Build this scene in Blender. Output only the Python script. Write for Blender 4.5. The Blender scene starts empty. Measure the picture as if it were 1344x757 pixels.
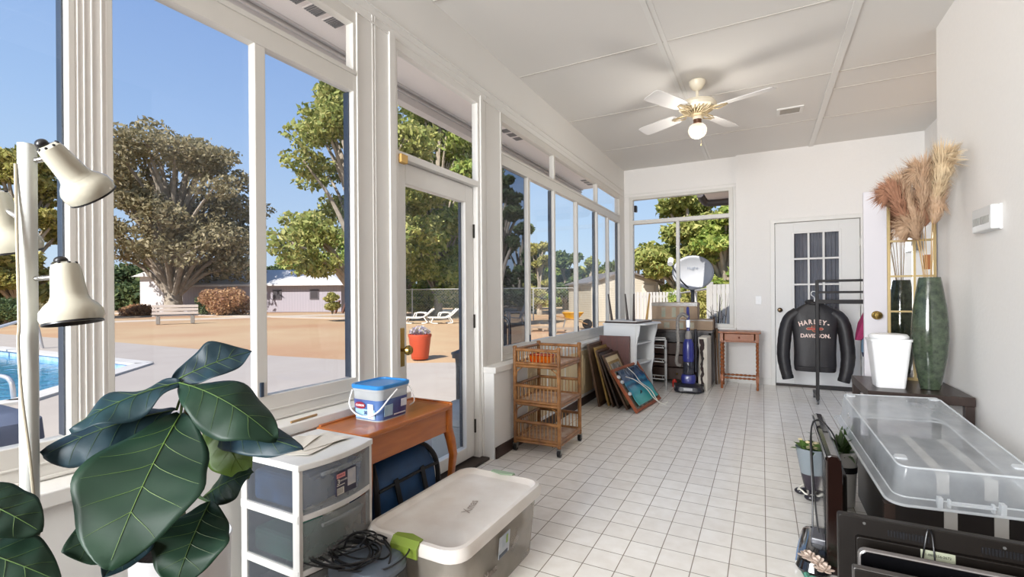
import bpy, bmesh, math, random
import numpy as np
from mathutils import Vector, Matrix, Euler
PI = math.pi
S = bpy.context.scene
COL = S.collection
rnd = random.Random(7)

# ------------------------------------------------------------------ materials
def srgb(r, g=None, b=None):
    if g is None: r, g, b = [int(r[i:i+2], 16)/255 for i in (0, 2, 4)]
    f = lambda c: c/12.92 if c <= .04045 else ((c+.055)/1.055)**2.4
    return (f(r), f(g), f(b), 1)
MATS = {}
def mat(name, col, rough=.5, metal=0, noise=None, bump=0, scale=20, col2=None, trans=0, coat=0, emit=0, stretch=None, spec=None, sub=0):
    """principled material; noise = amount of col2 mixed by procedural noise"""
    if name in MATS: return MATS[name]
    m = bpy.data.materials.new(name); m.use_nodes = True
    nt = m.node_tree; p = nt.nodes['Principled BSDF']
    c = srgb(col)
    p.inputs['Base Color'].default_value = c
    p.inputs['Roughness'].default_value = rough; p.inputs['Metallic'].default_value = metal
    if coat: p.inputs['Coat Weight'].default_value = coat; p.inputs['Coat Roughness'].default_value = .08
    if spec is not None: p.inputs['Specular IOR Level'].default_value = spec
    if trans: p.inputs['Transmission Weight'].default_value = trans
    if emit: p.inputs['Emission Color'].default_value = c; p.inputs['Emission Strength'].default_value = emit
    if noise or bump:
        tc = nt.nodes.new('ShaderNodeTexCoord'); mp = nt.nodes.new('ShaderNodeMapping')
        nt.links.new(tc.outputs['Object'], mp.inputs['Vector'])
        if stretch: mp.inputs['Scale'].default_value = stretch
        nz = nt.nodes.new('ShaderNodeTexNoise'); nz.inputs['Scale'].default_value = scale; nz.inputs['Detail'].default_value = 5
        nt.links.new(mp.outputs['Vector'], nz.inputs['Vector'])
        if noise:
            rp = nt.nodes.new('ShaderNodeValToRGB'); rp.color_ramp.elements[0].position = .35; rp.color_ramp.elements[1].position = .68
            c2 = srgb(col2) if col2 else tuple(x*.6 for x in c[:3])+(1,)
            rp.color_ramp.elements[0].color = c
            rp.color_ramp.elements[1].color = tuple(c[i]*(1-noise)+c2[i]*noise for i in range(3))+(1,)
            nt.links.new(nz.outputs['Fac'], rp.inputs['Fac']); nt.links.new(rp.outputs['Color'], p.inputs['Base Color'])
        if bump:
            b = nt.nodes.new('ShaderNodeBump'); b.inputs['Strength'].default_value = bump; b.inputs['Distance'].default_value = .01
            nt.links.new(nz.outputs['Fac'], b.inputs['Height']); nt.links.new(b.outputs['Normal'], p.inputs['Normal'])
    MATS[name] = m; return m
def glassmat(name, tint, gloss=.05, rough=0):
    if name in MATS: return MATS[name]
    m = bpy.data.materials.new(name); m.use_nodes = True; nt = m.node_tree; nt.nodes.clear()
    o = nt.nodes.new('ShaderNodeOutputMaterial'); t = nt.nodes.new('ShaderNodeBsdfTransparent'); g = nt.nodes.new('ShaderNodeBsdfGlossy')
    mx = nt.nodes.new('ShaderNodeMixShader'); fr = nt.nodes.new('ShaderNodeLayerWeight'); pw = nt.nodes.new('ShaderNodeMath'); pw.operation = 'POWER'; pw.inputs[1].default_value = 5
    ml = nt.nodes.new('ShaderNodeMath'); ml.operation = 'MULTIPLY_ADD'; ml.inputs[1].default_value = .35; ml.inputs[2].default_value = gloss*.4
    t.inputs['Color'].default_value = (*tint, 1); g.inputs['Roughness'].default_value = rough
    nt.links.new(fr.outputs['Facing'], pw.inputs[0]); nt.links.new(pw.outputs[0], ml.inputs[0]); nt.links.new(ml.outputs[0], mx.inputs[0])
    nt.links.new(t.outputs[0], mx.inputs[1]); nt.links.new(g.outputs[0], mx.inputs[2]); nt.links.new(mx.outputs[0], o.inputs[0])
    MATS[name] = m; return m
def plasticmat(name, col, opac=.35, rough=.25, tl=.4):
    """milky see-through plastic"""
    if name in MATS: return MATS[name]
    m = bpy.data.materials.new(name); m.use_nodes = True; nt = m.node_tree
    p = nt.nodes['Principled BSDF']; p.inputs['Base Color'].default_value = srgb(col); p.inputs['Roughness'].default_value = rough
    o = nt.nodes['Material Output']; t = nt.nodes.new('ShaderNodeBsdfTransparent'); tr = nt.nodes.new('ShaderNodeBsdfTranslucent')
    tr.inputs['Color'].default_value = srgb(col)
    m1 = nt.nodes.new('ShaderNodeMixShader'); m1.inputs[0].default_value = tl
    m2 = nt.nodes.new('ShaderNodeMixShader')
    nz = nt.nodes.new('ShaderNodeTexNoise'); nz.inputs['Scale'].default_value = 6; nz.inputs['Detail'].default_value = 6
    tc = nt.nodes.new('ShaderNodeTexCoord'); nt.links.new(tc.outputs['Object'], nz.inputs['Vector'])
    mr = nt.nodes.new('ShaderNodeMapRange'); mr.inputs['From Min'].default_value = .3; mr.inputs['From Max'].default_value = .7
    mr.inputs['To Min'].default_value = max(0, opac-.08); mr.inputs['To Max'].default_value = min(1, opac+.08)
    nt.links.new(nz.outputs['Fac'], mr.inputs['Value']); nt.links.new(mr.outputs[0], m2.inputs[0])
    nt.links.new(p.outputs[0], m1.inputs[1]); nt.links.new(tr.outputs[0], m1.inputs[2])
    nt.links.new(t.outputs[0], m2.inputs[1]); nt.links.new(m1.outputs[0], m2.inputs[2]); nt.links.new(m2.outputs[0], o.inputs[0])
    MATS[name] = m; return m

# ------------------------------------------------------------------ mesh builder
class MB:
    def __init__(s): s.v = []; s.f = []; s.M = Matrix.Identity(4); s.mi = []; s.cur = 0; s.nb = 0
    def add(s, vs, fs):
        o = len(s.v)
        for p in vs:
            q = s.M @ Vector(p); s.v.append((q.x, q.y, q.z))
        for f in fs: s.f.append(tuple(i+o for i in f)); s.mi.append(s.cur)
        return s
    def box(s, x0, y0, z0, x1, y1, z1, R=None):
        e = (s.nb % 6)*.00022; s.nb += 1   # keep faces of touching boards from coinciding
        x0, x1 = min(x0, x1)-e, max(x0, x1)+e; y0, y1 = min(y0, y1)-e, max(y0, y1)+e; z0, z1 = min(z0, z1)-e, max(z0, z1)+e
        vs = [(x, y, z) for z in (z0, z1) for y in (y0, y1) for x in (x0, x1)]
        if R is not None:
            c = Vector(((x0+x1)/2, (y0+y1)/2, (z0+z1)/2)); vs = [c+R @ (Vector(p)-c) for p in vs]
        return s.add(vs, [(0,2,3,1),(4,5,7,6),(0,1,5,4),(2,6,7,3),(0,4,6,2),(1,3,7,5)])
    def bar(s, a, b, w, t, up=(0,0,1)):
        """rectangular bar from a to b, w wide (sideways), t thick (along up)"""
        a = Vector(a); b = Vector(b); d = (b-a).normalized(); u = Vector(up)
        sd = d.cross(u)
        if sd.length < 1e-5: sd = d.cross(Vector((1,0,0)))
        sd.normalize(); u = sd.cross(d)
        vs = []
        for p in (a, b):
            for i, j in ((-1,-1),(1,-1),(1,1),(-1,1)): vs.append(p+sd*(w/2*i)+u*(t/2*j))
        return s.add(vs, [(0,1,2,3),(7,6,5,4),(0,4,5,1),(1,5,6,2),(2,6,7,3),(3,7,4,0)])
    def tube(s, pts, r, n=8, cap=True, closed=False):
        pts = [Vector(p) for p in pts]; k = len(pts); rs = r if isinstance(r, (list, tuple)) else [r]*k
        vs = []; prev = None
        for i, p in enumerate(pts):
            if closed: d = pts[(i+1) % k]-pts[i-1]
            else: d = (pts[min(i+1, k-1)]-pts[max(i-1, 0)])
            if d.length < 1e-9: d = Vector((0,0,1))
            d.normalize()
            if prev is None:
                u = d.orthogonal().normalized()
            else:
                u = prev-d*prev.dot(d)
                u = u.normalized() if u.length > 1e-6 else d.orthogonal().normalized()
            prev = u; w = d.cross(u)
            for j in range(n):
                a = 2*PI*j/n; vs.append(p+(u*math.cos(a)+w*math.sin(a))*rs[i])
        fs = []
        for i in range(k if closed else k-1):
            i2 = (i+1) % k
            for j in range(n): fs.append((i*n+j, i*n+(j+1) % n, i2*n+(j+1) % n, i2*n+j))
        if cap and not closed:
            fs.append(tuple(range(n))[::-1]); fs.append(tuple((k-1)*n+j for j in range(n)))
        return s.add(vs, fs)
    def cyl(s, a, b, r, r2=None, n=16): return s.tube([a, b], [r, r if r2 is None else r2], n)
    def lathe(s, prof, n=24, c=(0,0,0), cap=True, sq=None):
        """profile of (radius, z) around z through c; sq = (sx, sy) scale"""
        sx, sy = sq or (1, 1); vs = []
        for r, z in prof:
            for j in range(n):
                a = 2*PI*j/n; vs.append((c[0]+r*math.cos(a)*sx, c[1]+r*math.sin(a)*sy, c[2]+z))
        fs = []
        for i in range(len(prof)-1):
            for j in range(n): fs.append((i*n+j, i*n+(j+1) % n, (i+1)*n+(j+1) % n, (i+1)*n+j))
        if cap: fs.append(tuple(range(n))[::-1]); fs.append(tuple((len(prof)-1)*n+j for j in range(n)))
        return s.add(vs, fs)
    def loft(s, rings, cap0=True, cap1=True):
        n = len(rings[0]); vs = [p for r in rings for p in r]; fs = []
        for i in range(len(rings)-1):
            for j in range(n): fs.append((i*n+j, i*n+(j+1) % n, (i+1)*n+(j+1) % n, (i+1)*n+j))
        if cap0: fs.append(tuple(range(n))[::-1])
        if cap1: fs.append(tuple((len(rings)-1)*n+j for j in range(n)))
        return s.add(vs, fs)
    def prism(s, poly, z0, z1):
        n = len(poly); return s.add([(x, y, z0) for x, y in poly]+[(x, y, z1) for x, y in poly],
            [tuple(range(n))[::-1], tuple(range(n, 2*n))]+[(i, (i+1) % n, n+(i+1) % n, n+i) for i in range(n)])
    def ball(s, c, r, sc=(1,1,1), n=12, m=8):
        vs = [(c[0], c[1], c[2]-r*sc[2])]
        for i in range(1, m):
            t = PI*i/m
            for j in range(n):
                a = 2*PI*j/n; vs.append((c[0]+r*sc[0]*math.sin(t)*math.cos(a), c[1]+r*sc[1]*math.sin(t)*math.sin(a), c[2]-r*sc[2]*math.cos(t)))
        vs.append((c[0], c[1], c[2]+r*sc[2])); fs = []
        for j in range(n): fs.append((0, 1+(j+1) % n, 1+j))
        for i in range(m-2):
            for j in range(n): fs.append((1+i*n+j, 1+i*n+(j+1) % n, 1+(i+1)*n+(j+1) % n, 1+(i+1)*n+j))
        L = len(vs)-1
        for j in range(n): fs.append((L, 1+(m-2)*n+j, 1+(m-2)*n+(j+1) % n))
        return s.add(vs, fs)
    def build(s, name, m, parent=None, smooth=False, bevel=0, fix=True):
        me = bpy.data.meshes.new(name); me.from_pydata(s.v, [], s.f)
        ms = m if isinstance(m, (list, tuple)) else [m]
        for x in ms: me.materials.append(x)
        if len(ms) > 1: me.polygons.foreach_set('material_index', s.mi)
        if fix:
            bm = bmesh.new(); bm.from_mesh(me); bmesh.ops.recalc_face_normals(bm, faces=bm.faces); bm.to_mesh(me); bm.free()
        if smooth:
            me.polygons.foreach_set('use_smooth', [True]*len(me.polygons)); me.set_sharp_from_angle(angle=math.radians(38))
        o = bpy.data.objects.new(name, me); COL.objects.link(o)
        if parent is not None: o.parent = parent
        if bevel:
            b = o.modifiers.new('bevel', 'BEVEL'); b.width = bevel; b.segments = 2; b.limit_method = 'ANGLE'; b.angle_limit = math.radians(50)
        return o
def rrect(w, d, r, z, n=6, c=(0,0)):
    """rounded rectangle ring, centred on c"""
    out = []
    for k, (sx, sy) in enumerate(((1,1),(-1,1),(-1,-1),(1,-1))):
        for i in range(n+1):
            a = PI/2*k+PI/2*i/n
            out.append((c[0]+sx*(w/2-r)+r*math.cos(a), c[1]+sy*(d/2-r)+r*math.sin(a), z))
    return out
def thing(name, label, cat, loc=(0,0,0), rz=0, group=None):
    o = bpy.data.objects.new(name, None); COL.objects.link(o); o.location = loc; o.rotation_euler = (0, 0, rz); o.empty_display_size = .05
    o['label'] = label; o['category'] = cat
    if group: o['group'] = group
    return o
def tag(o, label, cat, group=None, kind=None):
    o['label'] = label; o['category'] = cat
    if group: o['group'] = group
    if kind: o['kind'] = kind
    return o
def lab(o, label): o['label'] = label; return o
def structure(o): o['kind'] = 'structure'; return o
def frame_matrix(o, x, y):
    """matrix with origin o, x axis along x, y axis close to y"""
    x = Vector(x).normalized(); y = Vector(y); z = x.cross(y).normalized(); y = z.cross(x)
    M = Matrix((x, y, z)).transposed().to_4x4(); M.translation = Vector(o); return M
def bez(pts, k=8):
    """smooth Catmull-Rom path through pts"""
    P = [Vector(p) for p in pts]; P = [P[0]*2-P[1]]+P+[P[-1]*2-P[-2]]; out = []
    for i in range(1, len(P)-2):
        for j in range(k):
            t = j/k; a, b, c, d = P[i-1:i+3]
            out.append(.5*((2*b)+(c-a)*t+(2*a-5*b+4*c-d)*t*t+(3*b-a-3*c+d)*t**3))
    out.append(P[-2]); return out
def text(body, size, M, m, parent, name='lettering', depth=.0006, align='CENTER', bold=0, xs=1):
    cu = bpy.data.curves.new('t', 'FONT'); cu.body = body; cu.size = size; cu.extrude = depth/2; cu.align_x = align; cu.align_y = 'CENTER'; cu.offset = bold
    t = bpy.data.objects.new('t', cu); COL.objects.link(t)
    dg = bpy.context.evaluated_depsgraph_get(); dg.update()
    me = bpy.data.meshes.new_from_object(t.evaluated_get(dg)); bpy.data.objects.remove(t); bpy.data.curves.remove(cu)
    me.transform(M @ Matrix.Diagonal((xs, 1, 1, 1))); me.name = name; me.materials.clear(); me.materials.append(m)
    o = bpy.data.objects.new(name, me); COL.objects.link(o)
    if parent is not None: o.parent = parent
    return o
def T(x, y, z): return Matrix.Translation((x, y, z))
def copy_thing(root, loc, rz, label, group=None):
    r = root.copy(); COL.objects.link(r); r.location = loc; r.rotation_euler = (0, 0, rz); r['label'] = label
    if group: r['group'] = group
    for ch in list(root.children):
        c = ch.copy(); COL.objects.link(c); c.parent = r
        for g in ch.children:
            d = g.copy(); COL.objects.link(d); d.parent = c
    return r

def free(o, ref, label, cat):
    o.location = ref.location; o.rotation_euler = ref.rotation_euler; return tag(o, label, cat)
# common materials
WHITE = mat('white_wall_paint', 'e9e8e4', .6, noise=.12, col2='dcdad5', scale=3, bump=.03)
PLASTER = mat('textured_white_plaster', 'ebe8e4', .75, noise=.1, col2='dcd8d4', scale=40, bump=.12)
TRIM = mat('white_gloss_trim', 'e4e2dd', .4, noise=.08, col2='d2cfc8', scale=6)
ALU = mat('white_aluminium_frame', 'd6d3cc', .4, noise=.08, col2='c6c2b9', scale=8)
NAVY = mat('dark_blue_frame', '2c3848', .4)
BLACK = mat('black_plastic', '17171a', .35)
BLACKM = mat('black_metal', '1d1a1a', .4, metal=.3)
DARKWOOD = mat('dark_stained_wood', '2c201b', .35, noise=.4, col2='3c2c24', scale=8, stretch=(8,1,1))
CHROME = mat('chrome', 'c8c8c8', .12, metal=1)
GREYMETAL = mat('grey_tube_metal', '9a9a98', .3, metal=.8)
BRASS = mat('brass', 'a58a4e', .25, metal=1)
WHITEP = mat('white_plastic', 'ececec', .35)
ORANGEW = mat('orange_stained_pine', 'b26424', .3, noise=.45, col2='8c4616', scale=5, stretch=(9,1.2,9), coat=.3)
SKY, SUN, AREA, SIDE, EXPO = 1.0, 7.6, 530, 3, 0.15
# ------------------------------------------------------------------ room shell
def tile_floor():
    m = bpy.data.materials.new('cream_floor_tiles'); m.use_nodes = True; nt = m.node_tree; p = nt.nodes['Principled BSDF']
    tc = nt.nodes.new('ShaderNodeTexCoord'); mp = nt.nodes.new('ShaderNodeMapping'); nt.links.new(tc.outputs['Object'], mp.inputs['Vector'])
    t = .1477; mp.inputs['Location'].default_value = (-.007/t, -2.4935/t, 0); mp.inputs['Scale'].default_value = (1/t, 1/t, 1)
    br = nt.nodes.new('ShaderNodeTexBrick'); br.offset = 0; br.squash = 1
    br.inputs['Scale'].default_value = 1; br.inputs['Mortar Size'].default_value = .017; br.inputs['Mortar Smooth'].default_value = .3
    br.inputs['Brick Width'].default_value = 1; br.inputs['Row Height'].default_value = 1
    br.inputs['Color1'].default_value = srgb('f3f0ea'); br.inputs['Color2'].default_value = srgb('ece8e1'); br.inputs['Mortar'].default_value = srgb('8e8578')
    nt.links.new(mp.outputs['Vector'], br.inputs['Vector'])
    nz = nt.nodes.new('ShaderNodeTexNoise'); nz.inputs['Scale'].default_value = 14; nz.inputs['Detail'].default_value = 6; nt.links.new(tc.outputs['Object'], nz.inputs['Vector'])
    mx = nt.nodes.new('ShaderNodeMix'); mx.data_type = 'RGBA'; mx.blend_type = 'MULTIPLY'
    mr = nt.nodes.new('ShaderNodeMapRange'); mr.inputs['From Min'].default_value = .35; mr.inputs['From Max'].default_value = .7; mr.inputs['To Min'].default_value = 0; mr.inputs['To Max'].default_value = .3
    nt.links.new(nz.outputs['Fac'], mr.inputs['Value']); nt.links.new(mr.outputs[0], mx.inputs[0])
    nt.links.new(br.outputs['Color'], mx.inputs[6]); mx.inputs[7].default_value = srgb('dcd6cc')
    nt.links.new(mx.outputs[2], p.inputs['Base Color']); p.inputs['Roughness'].default_value = .27
    b = nt.nodes.new('ShaderNodeBump'); b.inputs['Strength'].default_value = .35; b.inputs['Distance'].default_value = .002; b.invert = True
    nt.links.new(br.outputs['Fac'], b.inputs['Height']); nt.links.new(b.outputs['Normal'], p.inputs['Normal'])
    return m
YN, YF = -4.0, 7.2
structure(MB().box(-1.87, YN, -.1, 1.8, 7.4, 0).build('floor', tile_floor()))
structure(MB().box(-1.75, YN+.02, .0005, 1.1, .95, .012).build('floor', mat('bounce_cutting_floor', '4c3e34', .95, bump=.4, scale=200)))  # unseen dark floor layer, added to cut bounce near the camera
CEIL = mat('ceiling_paint', 'e2dfda', .8, noise=.12, col2='d6d2cb', scale=1.3)
cl = structure(MB().box(-2.1, YN, 3.12, 1.9, 7.45, 3.2).build('ceiling', CEIL))
b = MB()
for n in range(-6, 3): b.box(-1.86, 3.69+1.22*n-.006, 3.1165, 1.69, 3.69+1.22*n+.006, 3.121)
b.box(.6, 5.30, 3.1165, 1.69, 5.312, 3.121)
b.build('panel_seam', mat('seam_paint', 'c9c4bb', .8), cl)
b = MB().box(-.69, YN, 3.113, -.655, 7.2, 3.121); b.box(-.645, YN, 3.116, -.62, 7.2, 3.121); b.build('seam_batten', TRIM, cl, bevel=.001)
b = MB().box(.54, YN, 3.107, .592, 7.2, 3.121); b.build('seam_batten', TRIM, cl, bevel=.002)

# left wall: knee wall, posts and header around the windows and the door
W0, W1 = -2.02, -1.87
wl = structure(MB().box(W0, YN, 0, W1, 2.08, .66).box(W0, 3.04, 0, W1, 7.4, .66).box(-1.92, YN, 2.715, W1, 7.4, 3.12)
   .box(-1.87, YN, 0, -1.77, 2.08, .64).box(-1.87, 3.05, 0, -1.77, 7.2, .64).build('wall_left', WHITE))
p = MB()
for y0, y1 in ((.66, .744), (1.80, 2.10), (3.03, 3.36), (6.98, 7.25)): p.box(-1.915, y0, .64, -1.868, y1, 2.72)
p.build('post', TRIM, wl, bevel=.003)
st = structure(MB().box(-1.93, YN, .64, -1.75, 2.09, .685).build('trim_1', TRIM, bevel=.004))
st = structure(MB().box(-1.93, 3.04, .64, -1.75, 7.2, .685).build('trim_2', TRIM, bevel=.004))
# grooved casing strips on the posts and the moulding under the header
g = MB()
for y in (.668, .684, .703, .728): g.box(-1.872, y, .7, -1.8665, y+.004, 2.70)
for y in (1.925, 1.945, 3.12): g.box(-1.872, y, .69, -1.8655, y+.004, 2.75)
for y in (1.812, 2.085, 3.345): g.box(-1.872, y, .69, -1.862, y+.007, 2.72)
g.box(-1.872, YN, 2.705, -1.862, 7.2, 2.714); g.box(-1.872, YN, 2.80, -1.860, 7.2, 2.812); g.box(-1.872, YN, 2.755, -1.866, 7.2, 2.760)
structure(g.build('trim_3', TRIM, bevel=.001))
structure(MB().box(-1.768, 3.06, 0, -1.755, 7.19, .085).build('baseboard_left', mat('dark_brown_base', '3a2720', .5)))
# raised cream wainscot panels on the far knee wall
wp = MB()
for k in range(8):
    y = 3.62+k*.44
    wp.box(-1.772, y, .12, -1.764, y+.40, .60); wp.box(-1.766, y+.05, .17, -1.758, y+.35, .55)
    wp.box(-1.760, y+.09, .21, -1.754, y+.31, .51)
structure(wp.build('trim_4', mat('cream_panel', 'dcc9a4', .5, noise=.3, col2='c4ab80', scale=6), bevel=.003))

GL = glassmat('clear_window_glass', (.985, .99, .99), .05); GLD = glassmat('dark_screened_glass', (.50, .53, .58), .05)
GLB = glassmat('back_window_glass', (.97, .975, .98), .0)
GLM = glassmat('screened_glass', (.93, .94, .96), .04)
def left_window(n, y0, y1, mull, panes=None, tr=True):
    """two sliding panes with a fixed light above; y0..y1 along the wall"""
    e = bpy.data.objects.new('window_%d' % n, None); COL.objects.link(e); structure(e); e.location = (-1.9, (y0+y1)/2, .69)
    o = e.location
    def bld(mb, name, m, **k):
        mb.v = [(a-o[0], b_-o[1], c-o[2]) for a, b_, c in mb.v]; return mb.build(name, m, e, **k)
    f = MB().box(-1.918, y0, .685, -1.868, y1, .80).box(-1.918, y0, 2.285, -1.868, y1, 2.385).box(-1.918, y0, 2.64, -1.868, y1, 2.715)
    f.box(-1.918, y0, .80, -1.868, y0+.018, 2.64).box(-1.918, y1-.016, .80, -1.868, y1, 2.64)
    f.box(-1.868, y0, 2.372, -1.862, y1, 2.392); f.box(-1.868, y0, .69, -1.862, y1, .70); f.box(-1.868, y0, .735, -1.864, y1, .742)
    bld(f, 'window_frame', ALU, bevel=.003)
    if mull:
        s = MB().box(-1.915, mull-.025, .79, -1.871, mull+.025, 2.29); bld(s, 'sash_stile', ALU, bevel=.004)
        bld(MB().box(-1.912, y0+.018, .80, -1.907, mull-.02, 2.285), 'left_pane', panes[0])
        bld(MB().box(-1.897, mull+.02, .80, -1.892, y1-.018, 2.285), 'right_pane', panes[1])
    bld(MB().box(-1.893, y0+.018, 2.385, -1.888, y1-.018, 2.64), 'transom_pane', GL)
    j = MB().box(-1.935, y1-.022, .80, -1.899, y1+.01, 2.285)
    bld(j, 'outer_jamb', NAVY)
    if mull: bld(MB().box(-1.872, mull-.012, .80, -1.862, mull+.002, .86), 'latch', NAVY)
    return e
left_window(1, -1.9, -.56, -1.25, (GL, GL))
left_window(2, -.5, .663, -.08, (GL, GL))
left_window(3, .741, 1.806, 1.275, (GLM, GLM))
left_window(4, 3.36, 4.48, 3.885, (GLD, GL))
left_window(5, 4.48, 5.90, 5.16, (GL, GL))
left_window(6, 5.90, 6.98, 6.41, (GL, GL))
left_window(7, -3.6, -1.96, -2.8, (GL, GL))
structure(MB().box(-1.94, -.565, .685, -1.868, -.495, 2.7).box(-1.94, -1.965, .685, -1.868, -1.895, 2.7).box(-1.94, YN, .685, -1.868, -3.59, 2.7).build('trim_5', TRIM))

# glazed door in the left wall
d = bpy.data.objects.new('door_1', None); COL.objects.link(d); structure(d); d.location = (-1.93, 2.565, 0)
def db(mb, name, m, par=None, **k):
    mb.v = [(a+1.93, b_-2.565, c) for a, b_, c in mb.v]; return mb.build(name, m, par or d, **k)
f = MB().box(-1.96, 2.10, 0, -1.866, 2.135, 2.055).box(-1.96, 2.995, 0, -1.866, 3.03, 2.055).box(-1.915, 2.10, 2.03, -1.866, 2.125, 2.72).box(-1.915, 3.0, 2.03, -1.866, 3.03, 2.72).box(-1.96, 2.10, 2.03, -1.866, 3.03, 2.07).box(-1.915, 2.10, 2.655, -1.866, 3.03, 2.72)
f.box(-1.868, 2.05, .69, -1.855, 2.10, 2.72).box(-1.868, 3.03, .0, -1.855, 3.06, 2.72)
db(f, 'door_frame', TRIM, bevel=.003)
lf = MB()
for y0, y1, z0, z1 in ((2.14, 2.235, .03, 2.025), (2.885, 2.99, .03, 2.025), (2.235, 2.885, .03, .115), (2.235, 2.885, 1.90, 2.025)): lf.box(-1.955, y0, z0, -1.905, y1, z1)
lfo = db(lf, 'door_leaf', TRIM, bevel=.004)
db(MB().box(-1.918, 2.235, .115, -1.928, 2.885, 1.90), 'door_pane', GL)
db(MB().box(-1.893, 2.125, 2.07, -1.888, 3.0, 2.655), 'transom_pane', GL)
db(MB().box(-1.96, 2.875, .12, -1.94, 2.886, 1.9).box(-2.0, 2.985, .0, -1.965, 2.997, 2.03), 'weather_strip', NAVY)
db(MB().box(-1.906, 2.165, .80, -1.899, 2.21, 1.03), 'handle_plate', BRASS, bevel=.003)
k = MB(); k.M = frame_matrix((-1.90, 2.188, .90), (0, 1, 0), (0, 0, 1)); k.lathe([(.011,0),(.011,.03),(.026,.036),(.03,.05),(.024,.064),(.0,.068)], 16)
db(k, 'knob', BRASS, smooth=True)
h = MB()
for z in (.25, 1.03, 1.70): h.box(-1.906, 2.985, z-.05, -1.893, 3.003, z+.05)
db(h, 'hinge', mat('dark_hinge', '3a3834', .4, metal=.7))
db(MB().box(-1.88, 2.13, 2.0, -1.845, 2.19, 2.05), 'bumper_block', mat('yellow_wood_block', 'd0a860', .6), bevel=.004)
db(MB().box(-1.98, 2.10, -.005, -1.80, 3.03, .018), 'threshold', mat('dark_threshold', '2e221b', .5))

# back wall with window and half-glazed door
BY = 7.25
wb = MB().box(-2.02, BY, 0, -.30, 7.4, .76).box(-2.02, BY, 2.68, -.30, 7.4, 3.12).box(-2.02, BY, .76, -1.78, 7.4, 2.68).box(-.36, BY, .76, -.30, 7.4, 2.68)
wb.box(-.31, 7.2, 0, .14, 7.4, 3.12).box(1.09, 7.2, 0, 1.85, 7.4, 3.12).box(.14, 7.2, 2.15, 1.09, 7.4, 3.12)
structure(wb.build('wall_back', PLASTER))
w = bpy.data.objects.new('window_8', None); COL.objects.link(w); structure(w); w.location = (-1.07, 7.29, .76)
def wbld(mb, name, m, **k):
    mb.v = [(a+1.07, b_-7.29, c-.76) for a, b_, c in mb.v]; return mb.build(name, m, w, **k)
f = MB().box(-1.79, 7.235, .74, -.35, 7.33, .80).box(-1.79, 7.235, 2.655, -.35, 7.33, 2.70).box(-1.79, 7.235, .8, -1.735, 7.33, 2.66).box(-.405, 7.235, .8, -.35, 7.33, 2.66).box(-1.79, 7.235, 2.285, -.35, 7.33, 2.34)
wbld(f, 'window_frame', ALU, bevel=.004)
wbld(MB().box(-1.11, 7.24, .8, -1.065, 7.31, 2.29), 'sash_stile', ALU, bevel=.004)
wbld(MB().box(-1.735, 7.285, .8, -1.11, 7.291, 2.285), 'left_pane', GLB); wbld(MB().box(-1.065, 7.285, .8, -.405, 7.291, 2.285), 'right_pane', GLB)
wbld(MB().box(-1.735, 7.285, 2.34, -.405, 7.291, 2.655), 'transom_pane', GLB)
wbld(MB().box(-1.87, 7.17, .72, -.32, 7.26, .75), 'window_sill', TRIM, bevel=.004)
structure(MB().box(-1.86, 7.238, 2.695, -.31, 7.252, 2.71).box(-1.86, 7.236, 2.74, -.31, 7.252, 2.748).box(-.345, 7.235, .75, -.325, 7.252, 2.70).build('trim_6', TRIM))
structure(MB().box(-1.76, 7.235, 0, -.31, 7.251, .09).box(-.31, 7.186, 0, .10, 7.2, .09).box(1.13, 7.186, 0, 1.70, 7.2, .09).build('baseboard_back', TRIM, bevel=.003))
d2 = bpy.data.objects.new('door_2', None); COL.objects.link(d2); structure(d2); d2.location = (.615, 7.2, 0)
def d2b(mb, name, m, par=None, **k):
    mb.v = [(a-.615, b_-7.2, c) for a, b_, c in mb.v]; return mb.build(name, m, par or d2, **k)
d2b(MB().box(.10, 7.182, 0, .15, 7.3, 2.20).box(1.08, 7.182, 0, 1.13, 7.3, 2.20).box(.10, 7.182, 2.15, 1.13, 7.3, 2.20), 'door_casing', TRIM, bevel=.004)
L = MB(); GX = [.37, .86]; 
L.box(.155, 7.215, .03, .37, 7.255, 2.145).box(.86, 7.215, .03, 1.075, 7.255, 2.145).box(.37, 7.215, .03, .86, 7.255, 1.0).box(.37, 7.215, 2.0, .86, 7.255, 2.145)
L.box(.345, 7.205, .975, .372, 7.22, 2.025).box(.858, 7.205, .975, .885, 7.22, 2.025).box(.345, 7.205, .975, .885, 7.22, 1.002).box(.345, 7.205, 1.998, .885, 7.22, 2.025)
for i in (1, 2): L.box(.37+.49*i/3-.011, 7.208, 1.0, .37+.49*i/3+.011, 7.24, 2.0).box(.37, 7.208, 1.0+i/3-.011, .86, 7.24, 1.0+i/3+.011)
d2b(L, 'door_leaf', mat('door_paint', 'dfdedb', .4, noise=.08, col2='cfccc6', scale=2), bevel=.003)
d2b(MB().box(.37, 7.243, 1.0, .86, 7.247, 2.0), 'door_pane', glassmat('door_glass', (.9, .91, .93), .06))
cu = MB(); n = 60; ring = [(.36+.51*i/n, 7.33+.012*math.sin(i*1.35), ) for i in range(n+1)]
cu.add([(x, y, z) for z in (.95, 2.05) for x, y in ring], [(i, i+1, n+2+i, n+1+i) for i in range(n)])
d2b(cu, 'curtain', mat('grey_sheer_curtain', '94959a', .9), fix=False)
d2b(MB().box(.1, 7.36, .0, 1.2, 7.38, 2.2), 'dim_room_panel', mat('painted_dim_room', '3a3c42', .9))  # flat panel coloured dark to stand for the dim room beyond
k = MB(); k.M = frame_matrix((.205, 7.215, 1.0), (1, 0, 0), (0, 0, -1)); k.M = frame_matrix((.205, 7.215, 1.0), (1, 0, 0), (0, 0, 1))
k.lathe([(.03,0),(.03,.006),(.012,.01),(.012,.03),(.028,.036),(.03,.05),(.02,.062),(.001,.064)], 16)
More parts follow.
